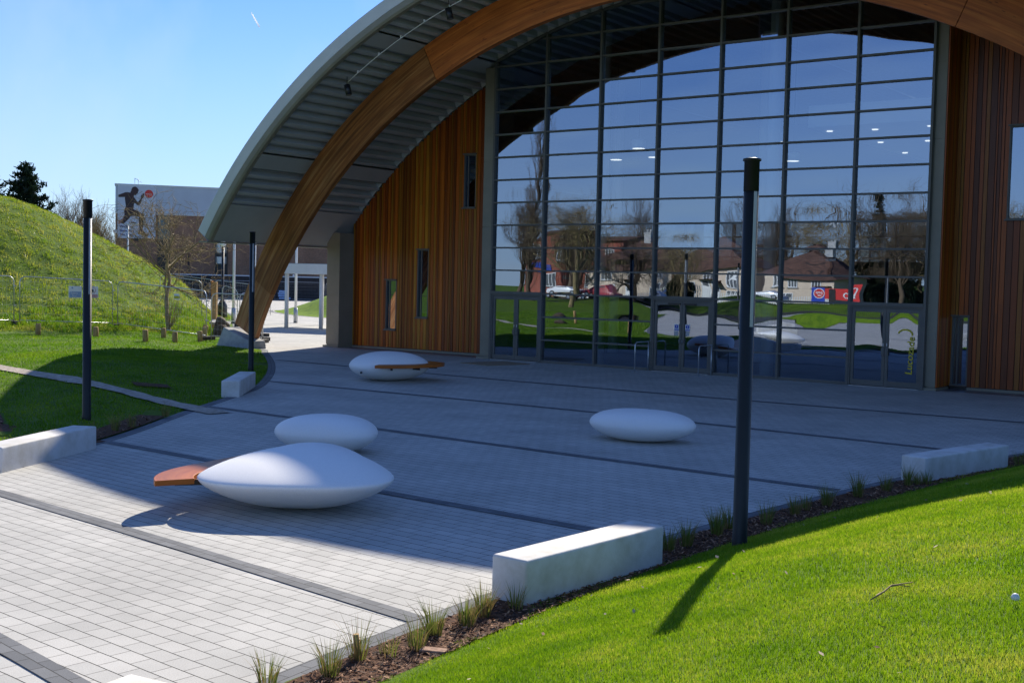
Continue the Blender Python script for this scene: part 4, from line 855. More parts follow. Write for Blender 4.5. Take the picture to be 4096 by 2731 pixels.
# ================================================================== FENCES, POSTS AND THE GROUND BY THE HILL
def fence_panel(A, B, h, label, feet=True, wires=True, group="steel mesh site fence panels"):
    A = Vector(A); B = Vector(B); t = thing("fence_panel", tuple(A), label, "fence panel", group)
    d = (B-A); L = d.length; d = d/L; up = Vector((0,0,1)); lo = .10; r = .25
    P = lambda s, z: A+d*s+up*z
    pts = [P(.04, lo-.08), P(.04, h-r)]+[P(.04+r-r*math.cos(q), h-r+r*math.sin(q)) for q in (.4,.8,1.2)]+[P(.04+r, h), P(L-.04-r, h)]+[P(L-.04-r+r*math.sin(q), h-r+r*math.cos(q)) for q in (.4,.8,1.2)]+[P(L-.04, h-r), P(L-.04, lo-.08)]
    mb = MB(); mb.tube(pts, .021, 8); mb.tube([P(.04, lo+.06), P(L-.04, lo+.06)], .018, 6); mb.build("tube_frame", 'steel', t)
    if wires:
        mb = MB(); n = int(L/.16)
        for i in range(1, n): mb.tube([P(L*i/n, lo+.06), P(L*i/n, h-.01)], .0022, 3, cap=False)
        for z in (.45, .8, 1.15, 1.5, 1.8): mb.tube([P(.05, z*h/2), P(L-.05, z*h/2)], .0028, 3, cap=False)
        mb.build("mesh_infill", 'steel', t)
    if feet:
        M = Matrix.Translation(B) @ Matrix.Rotation(math.atan2(d.y, d.x)+math.pi/2, 4, 'Z'); mb = MB(); mb.box(-.36, .36, -.12, .12, -.03, .13, M=M); f = mb.build("foot_block", 'rubber', t, bevel=.02)
        mb = MB()
        for z in (.75, 1.55): mb.box(B.x-.05, B.x+.05, B.y-.04, B.y+.04, B.z+z, B.z+z+.05)
        mb.build("clamp", 'steel', t)
    return t
fence_panel((-29.75,-10.9,.58), (-28.85,-6.35,.56), 1.98, "leftmost steel mesh fence panel below the grassy hill, cut by the picture edge")
fence_panel((-28.8,-6.2,.56), (-27.9,-2.25,.42), 1.98, "steel mesh fence panel with two notices behind the left lamp column")
fence_panel((-27.85,-2.1,.42), (-21.95,-2.0,.14), 1.98, "long leaning steel mesh fence panel in front of the bare young tree")
fence_panel((-21.85,-1.9,.14), (-19.7,-1.0,.10), 1.9, "steel mesh fence panel running in behind the foot of the timber arch")
for a, b, lb in (((-19.75,-.95,.02), (-22.15,1.15,.02), "fence panel seen edge on just behind the arch footing"), ((-22.2,1.2,.02), (-24.85,3.55,.02), "second fence panel in line behind the arch footing")):
    fence_panel(a, b, 1.95, lb)
fence_panel((-51.9,19.7,.7), (-49.66,21.3,.4), 2.0, "distant fence panel rising beyond the right foot of the hill", feet=False)
fence_panel((-49.6,21.35,.4), (-46.4,23.7,.02), 2.0, "distant fence panel behind the black street lamp", feet=False)
fence_panel((-33.6,4.5,.75), (-31.85,5.84,.5), 1.95, "fence panel half sunk behind the right slope of the hill", feet=False)
fence_panel((-34.2,9.05,.3), (-33.5,9.6,.05), 1.95, "short turned fence panel left of the white flagpoles")
fence_panel((-28.78,5.58,.02), (-28.25,6.4,.02), 1.9, "narrow fence panel seen almost end on left of the arch")
fence_panel((-92.0,55.9,.02), (-86.2,60.2,.02), 2.1, "far fence panel before the dark wall, left part")
fence_panel((-86.1,60.3,.02), (-81.6,63.7,.02), 2.1, "far fence panel before the dark wall seen between the canopy posts")
fence_panel((-81.5,63.8,.02), (-77.0,67.1,.02), 2.1, "far fence panel before the dark wall next to the grey pier")
def notice(name, c, w, h, du, kind, label):
    c = Vector(c); u = Vector((du[0], du[1], 0)).normalized(); n = Vector((u.y, -u.x, 0)); t = thing(name, tuple(c), label, "notice", None); mb = MB()
    Q = lambda a, b, o: c+u*a*w/2+Vector((0,0,b*h/2))+n*o
    def rect(a0, a1, b0, b1, o, th=.006): 
        m = MB(); m.add([Q(a0,b0,o), Q(a1,b0,o), Q(a1,b1,o), Q(a0,b1,o), Q(a0,b0,o-th), Q(a1,b0,o-th), Q(a1,b1,o-th), Q(a0,b1,o-th)], [(0,1,2,3),(7,6,5,4),(4,5,1,0),(5,6,2,1),(6,7,3,2),(7,4,0,3)]); return m
    rect(-1,1,-1,1,0).build("board", 'signw', t)
    return t, rect, Q, u, n
t, rect, Q, u, n = notice("site_notice", (-28.24,-3.92,1.92), .56, .50, (.25,1), 0, "white and blue notice on the fence, left of the lamp column")
rect(-.9,.9,-.92,.05,.004,.003).build("blue_field", 'fadeblue', t); m = MB(); lettering(m, "Safety", .13, Q(-.72,-.38,.006), u, (0,0,1)); lettering(m, "first", .13, Q(-.5,-.82,.006), u, (0,0,1)); m.build("lettering", 'signw', t)
m = MB(); m.poly([Q(-.45+.14*math.cos(a*math.pi/8), .7+.16*math.sin(a*math.pi/8), .003) for a in range(16)]); m.build("blue_disc", 'fadeblue', t)
t, rect, Q, u, n = notice("site_notice", (-28.06,-3.2,1.92), .50, .50, (.25,1), 0, "white and red prohibition notice on the fence, right of the lamp column")
rect(-.9,.9,-.95,-.38,.004,.003).build("red_field", 'fadered', t); m = MB()
for k in range(20):
    a0, a1 = 2*math.pi*k/20, 2*math.pi*(k+1)/20; m.add([Q(r*math.cos(a), .30+r*.93*math.sin(a), .004) for a in (a0, a1) for r in (.50, .60)], [(0,1,3,2)])
m.add([Q(-.38,.62,.005), Q(-.30,.68,.005), Q(.38,-.03,.005), Q(.30,-.09,.005)], [(0,1,2,3)]); m.build("red_ring", 'fadered', t)
m = MB(); m.tube([Q(-.05,.5,.003), Q(.02,.3,.003), Q(-.1,.0,.003)], .02, 5); m.tube([Q(.02,.3,.003), Q(.18,.02,.003)], .02, 5); m.tube([Q(-.2,.3,.003), Q(.2,.36,.003)], .018, 5); m.build("walking_figure", 'black', t)
t, rect, Q, u, n = notice("site_notice", (-23.79,-2.10,1.84), .34, .24, (1,.03), 0, "small yellow and white notice on the long fence panel")
rect(-.92,.92,-.7,.3,.004,.003).build("yellow_field", 'yellow', t)
# wooden bollards
BOL = [(-25.17,-7.6,.46,"wooden bollard standing alone left of the left lamp column"), (-22.75,-6.68,.40,"wooden bollard just right of the left lamp column"), (-19.25,-7.02,.44,"wooden bollard third from the left along the lawn edge"), (-22.77,-3.52,.40,"wooden bollard behind the bottom rail of the long fence panel"),
       (-19.41,-5.59,.40,"dark sided wooden bollard in front of the long fence panel"), (-21.66,-2.58,.44,"wooden bollard beside the leaning end of the long fence panel"), (-24.83,.25,.44,"taller wooden bollard in the row up the hill foot"), (-26.2,1.45,.40,"wooden bollard farther back up the hill foot row"), (-27.3,2.3,.36,"farthest small wooden bollard near the square timber post"),
       (-27.0,-33.0,.5,"wooden bollard mirrored in the left entrance door"), (-24.5,-35.5,.5,"wooden bollard mirrored in the right leaf of the left doors")]
for i, (x, y, h, lb) in enumerate(BOL):
    z = hz(x, y); mb = MB(); mb.lathe([(.105, -.1), (.10, h*.5), (.098, h-.015), (.085, h)], 16, c=(0, 0, 0)); o = mb.build("wooden_bollard", 'log'); o.location = (x, y, z); o.rotation_euler = (random.uniform(-.03,.03), random.uniform(-.03,.03), i); tag(o, lb, "bollard", "wooden bollards along the lawn")
t = thing("timber_post", (-27.78,3.24,.4), "square timber gate post with an orange lit side beyond the fence", "post"); mb = MB(); M_ = Matrix.Translation((-27.78,3.24,.3)) @ Matrix.Rotation(.5, 4, 'Z'); mb.box(-.11,.11,-.11,.11,0,2.15,M=M_); mb.build("post", 'log', t, bevel=.015)
mb = MB(); mb.box(-.15,-.111,-.09,.09,.95,2.2,M=M_); mb.build("sunlit_side", 'sunlit_or', t)  # stands for the post's sunlit face: sunlight put into the orange colour
def rock(c, s, seed, label):
    rnd = random.Random(seed); bm = bmesh.new(); bmesh.ops.create_icosphere(bm, subdivisions=3, radius=1)
    dirs = [(Vector((rnd.uniform(-1,1), rnd.uniform(-1,1), rnd.uniform(-1,1))).normalized(), rnd.uniform(.62,.95)) for _ in range(14)]
    for v in bm.verts:
        for d, l in dirs:
            k = v.co.dot(d)
            if k > l: v.co -= d*(k-l)*.9
        v.co *= 1+rnd.uniform(-.03,.03)
    me = bpy.data.meshes.new("boulder"); bm.to_mesh(me); bm.free(); me.materials.append(MT['rock']); o = bpy.data.objects.new("boulder", me); COL.objects.link(o); o.location = c; o.scale = s; o.rotation_euler = (0,0,seed); return tag(o, label, "boulder")
rock((-26.3,2.4,.40), (.45,.42,.50), 3, "dark rough boulder between the hill foot and the arch, upper one"); rock((-25.4,1.7,.22), (.42,.45,.40), 4, "lower dark boulder against the arch footing")
rock((-25.9,-29.5,.45), (.5,.45,.4), 8, "rough boulder mirrored in the left entrance door")
mb = MB(); M_ = Matrix.Translation((-27.2,3.1,.55)) @ Euler((.2,.1,.7)).to_matrix().to_4x4(); mb.box(-.45,.45,-.3,.3,-.05,.05,M=M_); tag(mb.build("stone_slab", 'conc_old', bevel=.01), "pale broken stone slab leaning on the boulders", "slab")

# ================================================================== TREES
def grow(mbs, p, d, L, r, depth, rnd, P):
    """one limb and everything that grows on it"""
    n = P['seg']; pts = [p.copy()]; rad = [r]; q = p.copy(); dd = d.copy()
    for i in range(n):
        dd = (dd+Vector((rnd.gauss(0,1), rnd.gauss(0,1), rnd.gauss(0,1)))*P['wob']+Vector((0,0,P['up'] if depth else .02))).normalized(); q = q+dd*(L/n); pts.append(q.copy()); rad.append(r*(1-(1-P['tap'])*(i+1)/n))
    sides = 8 if depth == 0 else 6 if depth == 1 else 4 if depth == 2 else 3
    mbs[0 if depth == 0 else 1].tube(pts, rad, sides, cap=False)
    if depth >= P['max']: return
    k = P['kids'][min(depth, len(P['kids'])-1)]
    for j in range(k):
        u = P['from'][min(depth, len(P['from'])-1)]; s = u+(1-u)*(j+rnd.random()*.8)/k; s = min(s, .999); i = min(int(s*n), n-1); f = s*n-i; b = pts[i].lerp(pts[i+1], f); ax = (pts[i+1]-pts[i]).normalized()
        a = rnd.uniform(0, 2*math.pi); o1 = ax.orthogonal().normalized(); o2 = ax.cross(o1); an = R(rnd.uniform(*P['ang'][min(depth, len(P['ang'])-1)])); nd = (ax*math.cos(an)+(o1*math.cos(a)+o2*math.sin(a))*math.sin(an)).normalized()
        grow(mbs, b, nd, L*rnd.uniform(*P['len'])*(1.15-.45*s if depth == 0 else 1), max(P.get('min',.005), rad[i]*rnd.uniform(*P.get('rr',(.42,.62)))), depth+1, rnd, P)
def bare_tree(x, y, h, seed, label, P, trunk=.5, r=.13, bark='twig', z=None, group=None, lean=(0,0)):
    rnd = random.Random(seed); z = hz(x, y) if z is None else z; t = thing("bare_tree", (x, y, z), label, "tree", group); mbs = (MB(), MB())
    grow(mbs, Vector((x, y, z-.05)), Vector((lean[0], lean[1], 1)).normalized(), h*trunk, r, 0, rnd, P)
    top = max(v[2] for m in mbs for v in m.v)-z; k = h/top
    for m in mbs: m.v = [(x+(v[0]-x)*k, y+(v[1]-y)*k, z+(v[2]-z)*k) for v in m.v]
    mbs[0].build("trunk", bark, t); mbs[1].build("crown", bark, t); return t
YOUNG = dict(seg=6, wob=.16, up=.02, tap=.4, max=4, kids=[13,6,5,3], ang=[(40,80),(35,75),(30,70),(30,70)], len=(.46,.66), min=.010); YOUNG['from'] = [.34,.2,.2,.2]
VASE = dict(seg=5, wob=.08, up=.10, tap=.4, max=4, kids=[12,8,6,4], ang=[(18,40),(20,40),(20,45)], len=(.5,.72), min=.007, rr=(.34,.52)); VASE['from'] = [.15,.2,.2]
BIG = dict(seg=6, wob=.17, up=.035, tap=.5, max=4, kids=[9,8,7,5], ang=[(35,70),(35,65),(30,65)], len=(.5,.75), min=.008, rr=(.36,.56)); BIG['from'] = [.4,.2,.15]
POP = dict(seg=8, wob=.06, up=.14, tap=.25, max=3, kids=[110,12,6], ang=[(15,34),(15,35),(20,45)], len=(.17,.27), min=.009, rr=(.18,.30)); POP['from'] = [.06,.2,.2]
t = bare_tree(-26.42, -.43, 6.4, 12, "bare young tree with twiggy crown behind the long fence panel", YOUNG, trunk=.8, r=.11, bark='twig_y')
rnd = random.Random(4); mb = MB()
for i in range(26):   # suckers at the foot
    a = rnd.uniform(0, 6.28); d = Vector((math.cos(a)*.45+.25, math.sin(a)*.45+.2, 1.2)).normalized(); p = Vector((-26.42,-.43,.36)); l = rnd.uniform(.7, 2.0); m_ = p+d*l*.5+Vector((rnd.gauss(0,.06), rnd.gauss(0,.06), 0)); mb.tube([p, m_, p+d*l+Vector((0,0,.25))], [.012,.009,.004], 4, cap=False)
mb.build("suckers", 'twig_y', t)
bare_tree(-67.2, 21.2, 9.6, 31, "tall upright bare tree behind the hill, left of the lamp column top", VASE, trunk=.42, r=.16, z=0)
bare_tree(-65.6, 22.3, 7.4, 32, "low bare tree behind the hill between two taller ones", VASE, trunk=.42, r=.12, z=0)
bare_tree(-64.3, 23.2, 8.4, 33, "bare tree close to the left end of the poster building", VASE, trunk=.45, r=.14, z=0, bark='twig_y')
bare_tree(-66.6, 20.3, 7.2, 34, "thin bare sapling behind the hill, lowest of the group", VASE, trunk=.42, r=.09, z=0)
def conifer(x, y, h, rb, seed, label, z=0.0, dense=1.0):
    rnd = random.Random(seed); t = thing("conifer_tree", (x, y, z), label, "conifer"); mb = MB(); mb.tube([(x, y, z), (x, y, z+h*.5), (x, y, z+h)], [.22,.13,.03], 8)
    br = MB(); lf = MB(); z_ = .06
    while z_ < .99:
        k = max(3, int(7*(1-z_)+3)); a0 = rnd.uniform(0, 6.28)
        for j in range(k):
            a = a0+2*math.pi*j/k+rnd.uniform(-.4,.4); zz = z_+rnd.uniform(-.02,.02); l = (rb*(1-zz)**.8+.12)*rnd.uniform(.55,1.12); p0 = Vector((x, y, z+h*min(zz,.99))); d = Vector((math.cos(a), math.sin(a), 0)); mid = p0+d*l*.55+Vector((0,0,.02*l)); tip = p0+d*l+Vector((0,0,rnd.uniform(.02,.30)*l)); br.tube([p0, mid, tip], [.035,.022,.008], 4, cap=False)
            for q in range(int((26+l*34)*dense)):
                u = rnd.uniform(.10, 1.0)**.8; c = p0.lerp(mid, u/.55) if u < .55 else mid.lerp(tip, (u-.55)/.45); w = .10+.16*l*(1-u)*.8; c = c+Vector((rnd.gauss(0,w), rnd.gauss(0,w), rnd.gauss(.02,.09)))
                e = (d*rnd.gauss(.4,.6)+Vector((rnd.gauss(0,.7), rnd.gauss(0,.7), rnd.gauss(.7,.5)))).normalized(); s = rnd.uniform(.16,.36); g = e.orthogonal().normalized()*s*.20; g2 = e.cross(g); lf.add([c-g, c+g, c+e*s+g*.3, c+e*s-g*.3, c-g2, c+g2, c+e*s], [(0,1,2,3),(4,5,6)])
        z_ += .026
    mb.build("trunk", 'twig', t); br.build("limbs", 'twig', t); lf.build("crown", 'needle', t); return t
conifer(-60.6, 13.7, 10.2, 4.6, 41, "dark conifer rising behind the hill at the left", z=0)
conifer(-62.6, 12.2, 9.9, 3.6, 42, "dark conifer cut off by the left picture edge", z=0)

# ================================================================== FAR BUILDING WITH THE POSTER, WALL, POLES, CANOPY
B0 = Vector((-108.9,55.4,0)); BU = Vector((.606,.795,0)).normalized(); BN = Vector((BU.y,-BU.x,0))
def bw(u, z, o=0): p = B0+BU*u+BN*o; return (p.x, p.y, z)
def bbox(mb, u0, u1, z0, z1, o0, o1, m=0):
    v = [bw(u, z, o) for z in (z0, z1) for o in (o0, o1) for u in (u0, u1)]; return mb.add(v, [(0,2,3,1),(4,5,7,6),(0,1,5,4),(2,6,7,3),(0,4,6,2),(1,3,7,5)], m)
leis = thing("brick_building", tuple(B0), "long brown brick building with grey metal upper walls behind the hill", "building")
mb = MB(); bbox(mb, 0, 70, 0, 9.92, -30, 0); mb.build("brick_wall", 'brick', leis)
mb = MB(); bbox(mb, -.02, 70.02, 9.92, 13.25, -30.05, .06)
n = int(70/.28)
for i in range(n): bbox(mb, i*.28+.02, i*.28+.14, 10.05, 13.2, .06, .10)
mb.build("metal_cladding", 'clad', leis)
mb = MB(); bbox(mb, -.12, 70.1, 13.25, 13.45, -30.1, .16); mb.build("parapet_trim", 'fascia', leis)
mb = MB(); bbox(mb, -.02, 70, 9.86, 10.0, .07, .12); mb.build("drip_trim", 'fascia', leis)
mb = MB(); bbox(mb, 4.9, 6.4, 6.85, 9.86, .0, .05); w = mb.build("window", 'frame', leis); mb = MB(); bbox(mb, 5.0, 6.3, 6.95, 9.8, .051, .06); mb.build("pane", MT['incol'] if False else mat('green_glass_panel', (.12,.17,.17), .25, var=.2), w)
mb = MB(); bbox(mb, 4.9, 6.4, 3.0, 6.8, .0, .06); mb.build("dark_recess", 'black', leis)
mb = MB()
for z0, z1, z2 in ((5.45,6.8,5.0),(4.1,4.95,3.8)):
    for i in range(8):
        a0, a1 = math.pi*i/8, math.pi*(i+1)/8; f = lambda a, z, s: bw(12.5-.68*math.cos(a)*s, z, .06+.62*math.sin(a)*s)
        mb.add([f(a0,z1,1), f(a1,z1,1), f(a1,z0,.98), f(a0,z0,.98)], [(3,2,1,0)], smooth=True); mb.add([f(a0,z0,.98), f(a1,z0,.98), f(a1,z2,.35), f(a0,z2,.35)], [(3,2,1,0)], smooth=True)
mb.build("steel_vent", 'steel', leis); mb = MB(); bbox(mb, 11.75, 13.3, 1.0, 6.9, .0, .05); mb.build("vent_recess", 'black', leis)
for u, z in ((2.45,6.85),(10.2,6.15),(0.0,7.75)):
    mb = MB(); bbox(mb, u-.22, u+.22, z-.25, z+.1, .0, .30); mb.build("wall_box", 'black' if u else 'signw', leis)  # black ones are security cameras, the white one a small box
mb = MB(); 
for u in (2.2, 2.6): mb.tube([bw(u, 13.4, -.4), bw(u, 14.2, -.4)], .03, 6)
mb.tube([bw(2.2, 14.2, -.4), bw(3.0, 13.7, -.4)], .03, 6); mb.build("roof_rail", 'steel', leis)
mb = MB()
for u in (3.9, 8.6, 16.5): mb.tube([bw(u, .2, .1), bw(u, 5.3, .1)], .07, 6)
mb.build("downpipe", 'black', leis)
pos = thing("advert_poster", bw(2.45, 6.95, .2), "large advertising poster of a dark running figure on the brick building", "poster")
mb = MB(); bbox(mb, .31, 4.62, 6.95, 13.19, .16, .24); mb.build("poster_sheet", 'banner', pos)
mb = MB(); e = .05
for (a, b, c, d) in ((.26,4.67,13.19,13.25),(.26,4.67,6.89,6.95),(.26,.31,6.95,13.19),(4.62,4.67,6.95,13.19)): bbox(mb, a, b, c, d, .15, .27)
mb.build("poster_frame", 'signw', pos)
# outline of the runner, in poster pixels (163..1110 across, 160..1500 down)
def pp(x, y, o=.262): return bw(.31+(x-160)/(1112-160)*4.31, 13.19-(y-165)/(1505-165)*6.24, o)
def shape(pts, o=.262): m = MB(); m.poly([pp(x, y, o) for x, y in pts][::-1]); return m
fig = shape([(162,405),(340,332),(395,326),(470,338),(468,318),(486,300),(498,240),(530,190),(590,175),(640,196),(685,262),(668,300),(655,350),(632,362),(600,402),(560,392),(553,432),(580,465),(600,510),(665,572),(740,470),(738,410),(752,368),(762,402),(785,345),(822,345),(822,400),(800,460),(772,480),(735,600),(692,664),(655,655),(575,595),(560,640),(548,760),(600,780),(730,838),(800,890),(820,930),(815,1040),(790,1200),(785,1290),(800,1298),(880,1385),(935,1405),(930,1450),(880,1458),(800,1440),(740,1412),(700,1418),(660,1390),(680,1330),(710,1300),(690,1060),(698,962),(560,935),(480,945),(440,1010),(350,1100),(300,1155),(260,1140),(230,1120),(290,1040),(320,940),(318,780),(355,690),(330,500),(330,455),(165,462)])
fig.build("running_figure", 'dkfig', pos)
shape([(163,1050),(230,1050),(285,1000),(300,935),(360,960),(440,1000),(360,1090),(300,1155),(240,1135),(165,1165)], .258).build("rear_leg", 'skin', pos)
shape([(480,1085),(1110,1190),(1110,1203),(480,1118)], .256).build("track_line", 'dkfig', pos)
m = MB(); m.poly([pp(945+108*math.cos(-a*math.pi/16), 350+105*math.sin(-a*math.pi/16), .266) for a in range(32)][::1]); m.build("red_disc", 'red', pos)
m = MB(); lettering(m, "everyone", .185, pp(860, 365, .268), BU, (0,0,1), 0, bold=.006, sx=1.05); lettering(m, "ACTIVE", .075, pp(945, 392, .268), BU, (0,0,1), 0, bold=.004, sx=1.25); m.build("disc_lettering", 'signw', pos)
m = MB()
for ln, y in (("We'll", 1245), ("Show You", 1355), ("The Way", 1455)): lettering(m, ln, .40, pp(203, y, .264), BU, (0,0,1), 0, bold=.028, sx=1.0)
m.build("slogan_lettering", 'navy', pos)
# dark garden wall
wa = Vector((-108.05,49.2,0)); wd = Vector((.805,.593,0)); wnn = Vector((wd.y,-wd.x,0)); gw = thing("boundary_wall", tuple(wa), "dark brick boundary wall with a grey coping in front of the brick building", "wall")
def wbox(mb, s0, s1, o0, o1, z0, z1): v = [tuple(wa+wd*s+wnn*o+Vector((0,0,z))) for z in (z0, z1) for o in (o0, o1) for s in (s0, s1)]; return mb.add(v, [(0,2,3,1),(4,5,7,6),(0,1,5,4),(2,6,7,3),(0,4,6,2),(1,3,7,5)])
mb = MB(); wbox(mb, 0, 62, -.3, 0, 0, 2.62); mb.build("wall_face", 'dbrick', gw); mb = MB(); wbox(mb, -.1, 62.1, -.36, .06, 2.62, 2.76); mb.build("coping", 'clad', gw)
mb = MB(); mb.lathe([(.02,-.1),(.12,0),(.12,.12),(.02,.2)], 12, c=(-85.9,63.0,2.78)); tag(mb.build("globe_light", 'signw'), "small white globe light on the coping of the dark wall", "light")
t = thing("sack_stack", (-85.4,61.0,0), "stack of pale blue striped sacks in front of the dark wall", "sacks"); MT['paleblue'] = mat('pale_blue_cloth', (.32,.45,.68), .7, var=.25, scale=5)
for i, (w_, z_, dx) in enumerate(((.62,.12,.15),(.55,.40,0),(.58,.66,0),(.5,.90,.02))):
    mb = MB(); M_ = Matrix.Translation((-85.4+dx, 61.0+dx*.6, z_)) @ Matrix.Rotation(.64, 4, 'Z'); mb.box(-w_, w_, -.3, .3, 0, .23, M=M_); mb.build("sack", 'paleblue', t, bevel=.09, bseg=3)
# street lamps and flagpoles
sl_t = thing("street_lamp", (-41.2,15.0,.0), "black street lamp with a flared base and wrapped white head left of the arch", "street lamp"); mb = MB(); mb.lathe([(.30,0),(.30,.9),(.12,1.25),(.085,1.3),(.08,4.6)], 16, c=(-41.2,15.0,0)); mb.build("column", 'black', sl_t); mb = MB(); mb.lathe([(.10,4.5),(.17,4.6),(.14,4.9),(.17,5.4),(.05,5.7)], 12, c=(-41.2,15.0,0)); mb.build("wrapped_head", 'signw', sl_t)
sl_t = thing("street_lamp", (-75.9,33.3,.0), "slim white street lamp standing in front of the poster", "street lamp"); mb = MB(); mb.tube([(-75.9,33.3,0),(-75.95,33.3,7.1)], [.09,.07], 10); mb.build("column", 'white', sl_t); mb = MB(); M_ = Matrix.Translation((-75.95,33.3,7.15)) @ Matrix.Rotation(.64, 4, 'Z'); mb.box(-.15,.95,-.16,.16,-.07,.08,M=M_); mb.build("lamp_head", 'clad', sl_t, bevel=.05)
for x, y, lb in ((-36.73,12.06,"white flagpole nearest the black street lamp, seen under the eave"), (-37.4,14.2,"middle white flagpole seen under the eave"), (-36.2,16.4,"white flagpole mostly hidden by the timber arch")):
    t = thing("flagpole", (x, y, 0), lb, "flagpole", "white flagpoles"); mb = MB(); mb.tube([(x, y, -.05), (x, y, 6.6)], [.085,.07], 12); mb.build("pole", 'white', t); mb = MB(); mb.lathe([(.13,0),(.13,.5),(.11,.9)], 12, c=(x, y, 0)); mb.build("base_sleeve", 'steel', t); mb = MB(); mb.lathe([(.02,6.6),(.11,6.66),(.08,6.76),(.0,6.8)], 10, c=(x, y, 0)); mb.build("finial", 'steel', t)
can = thing("entrance_canopy", (-29.5,13,0), "flat white canopy on slim round posts beyond the arch", "canopy"); cp = [(-32.1,10.65),(-31.75,10.55),(-25.0,13.0),(-26.6,18.2),(-33.9,15.9)]
mb = MB(); mb.prism(cp, 2.94, 3.47); mb.build("canopy_slab", 'white', can)
mb = MB(); mb.prism([(x*.985-.44, y*.985+.21) for x, y in cp], 3.471, 3.50); mb.build("roof_membrane", 'strip', can)
for x, y in ((-31.2,11.0),(-29.3,11.72),(-33.19,15.6),(-26.0,13.2),(-27.2,17.7)): mb = MB(); mb.tube([(x, y, 0), (x, y, 2.945)], .11, 16); mb.build("post", 'white', can)
mb = MB(); c1 = Vector((-3094.4,2697.8,854.5)); c2 = Vector((-3074.1,2710.4,815.1)); mb.tube([c1-(c2-c1)*.25, c1, c1.lerp(c2,.6), c2], [.4,2.2,2.6,2.4], 6); MT['vapour'] = leaf_mat('vapour', [(.95,.95,.95)]*3, .6); tag(mb.build("contrail", 'vapour'), "short white aircraft trail high in the blue sky", "contrail")

# ================================================================== WHAT THE GLASS FRONT MIRRORS: THE STREET BEHIND THE CAMERA
def house(x0, x1, yf_, dep, eave, ridge, label, wins, doors, hip=True, wall='cream', chim=None):
    z0 = hz((x0+x1)/2, yf_-3); t = thing("house", ((x0+x1)/2, yf_, z0), label, "house"); mb = MB(); mb.box(x0, x1, yf_-dep, yf_, z0-.3, eave); mb.build("wall", wall, t)
    o = .45; hx = dep*.55 if hip else 0; ym = yf_-dep/2; A = [(x0-o, yf_+o, eave-.1), (x1+o, yf_+o, eave-.1), (x1+o, yf_-dep-o, eave-.1), (x0-o, yf_-dep-o, eave-.1), (x0+hx, ym, ridge), (x1-hx, ym, ridge)]
    mb = MB(); mb.add(A, [(0,1,5,4),(1,2,5),(2,3,4,5),(3,0,4),(0,3,2,1)]); rf = mb.build("roof", 'tile', t)
    if chim: mb = MB(); mb.box(chim-.45, chim+.45, ym-.4, ym+.4, ridge-1.2, ridge+.9); mb.box(chim-.52, chim+.52, ym-.47, ym+.47, ridge+.9, ridge+1.05); mb.lathe([(.14,0),(.11,.4)], 8, c=(chim-.2, ym, ridge+1.05)); mb.lathe([(.14,0),(.11,.4)], 8, c=(chim+.2, ym, ridge+1.05)); mb.build("chimney", 'conc_old', rf)
    for wx, wz, ww, wh in wins:
        mb = MB(); mb.box(wx-ww/2, wx+ww/2, yf_, yf_+.06, wz, wz+.09); mb.box(wx-ww/2, wx+ww/2, yf_, yf_+.06, wz+wh-.09, wz+wh)
        for q in range(4): xx = wx-ww/2+(ww-.09)*q/3; mb.box(xx, xx+.09, yf_, yf_+.07, wz+.09, wz+wh-.09)
        w = mb.build("window", 'white', t); mb = MB(); mb.box(wx-ww/2+.05, wx+ww/2-.05, yf_+.005, yf_+.02, wz+.05, wz+wh-.05); mb.build("pane", 'inwall', w); mb = MB(); mb.box(wx-ww/2-.1, wx+ww/2+.1, yf_, yf_+.16, wz-.08, wz); mb.build("sill", 'conc_old', w)
    for dx, dh in doors:
        mb = MB(); mb.box(dx-.5, dx+.5, yf_, yf_+.05, z0, z0+dh); d = mb.build("door", 'white', t); mb = MB(); mb.box(dx-.35, dx+.35, yf_+.051, yf_+.06, z0+1.0, z0+dh-.2); mb.build("pane", 'inwall', d); mb = MB(); mb.box(dx-.9, dx+.9, yf_+.01, yf_+1.0, z0+dh+.15, z0+dh+.28); mb.build("porch_roof", 'tile', t)
    return t
house(-60.5,-49.6,-86,8,4.75,8.0,"cream semi detached house mirrored left of the middle doors",[(-58.2,3.1,1.5,1.2),(-54.5,3.1,1.5,1.2),(-51.4,3.1,1.3,1.2),(-57.8,1.15,1.8,1.25),(-51.6,1.15,1.6,1.25)],[(-55,1.9)],chim=-55)
house(-49.2,-40.4,-86,8,4.75,8.4,"cream semi detached house mirrored above the middle doors",[(-47.5,3.1,1.3,1.2),(-44.8,3.1,1.3,1.2),(-41.9,3.1,1.3,1.2),(-47.3,1.15,1.6,1.25),(-41.9,1.1,1.7,1.35)],[(-45.2,1.9),(-44,1.9)],chim=None)
house(-38.2,-30.2,-86,8,4.15,6.9,"cream house with grey chimney mirrored right of the tall near column",[(-36.6,3.0,1.2,1.05),(-32.2,3.0,1.1,1.05),(-34.9,3.0,1.1,1.05),(-36.0,1.15,2.4,1.2)],[(-31.4,1.9)],chim=-32.4)
rb = house(-74,-59.8,-92,9,8.2,8.9,"red brick block mirrored at the left end of the glass",[(-72,5.8,1.6,1.4),(-68.5,5.8,1.6,1.4),(-64.6,5.8,1.6,1.4),(-61.5,5.8,1.3,1.4),(-70,2.2,1.6,1.4),(-64,2.2,1.8,1.4)],[(-66.5,2.2)],hip=False,wall='rbrick')
mb = MB(); mb.box(-73.2,-70.2,-92,-91.9,4.2,5.2); mb.box(-67,-63.4,-92,-91.9,4.2,5.2); mb.build("blue_panel", 'blue', rb)
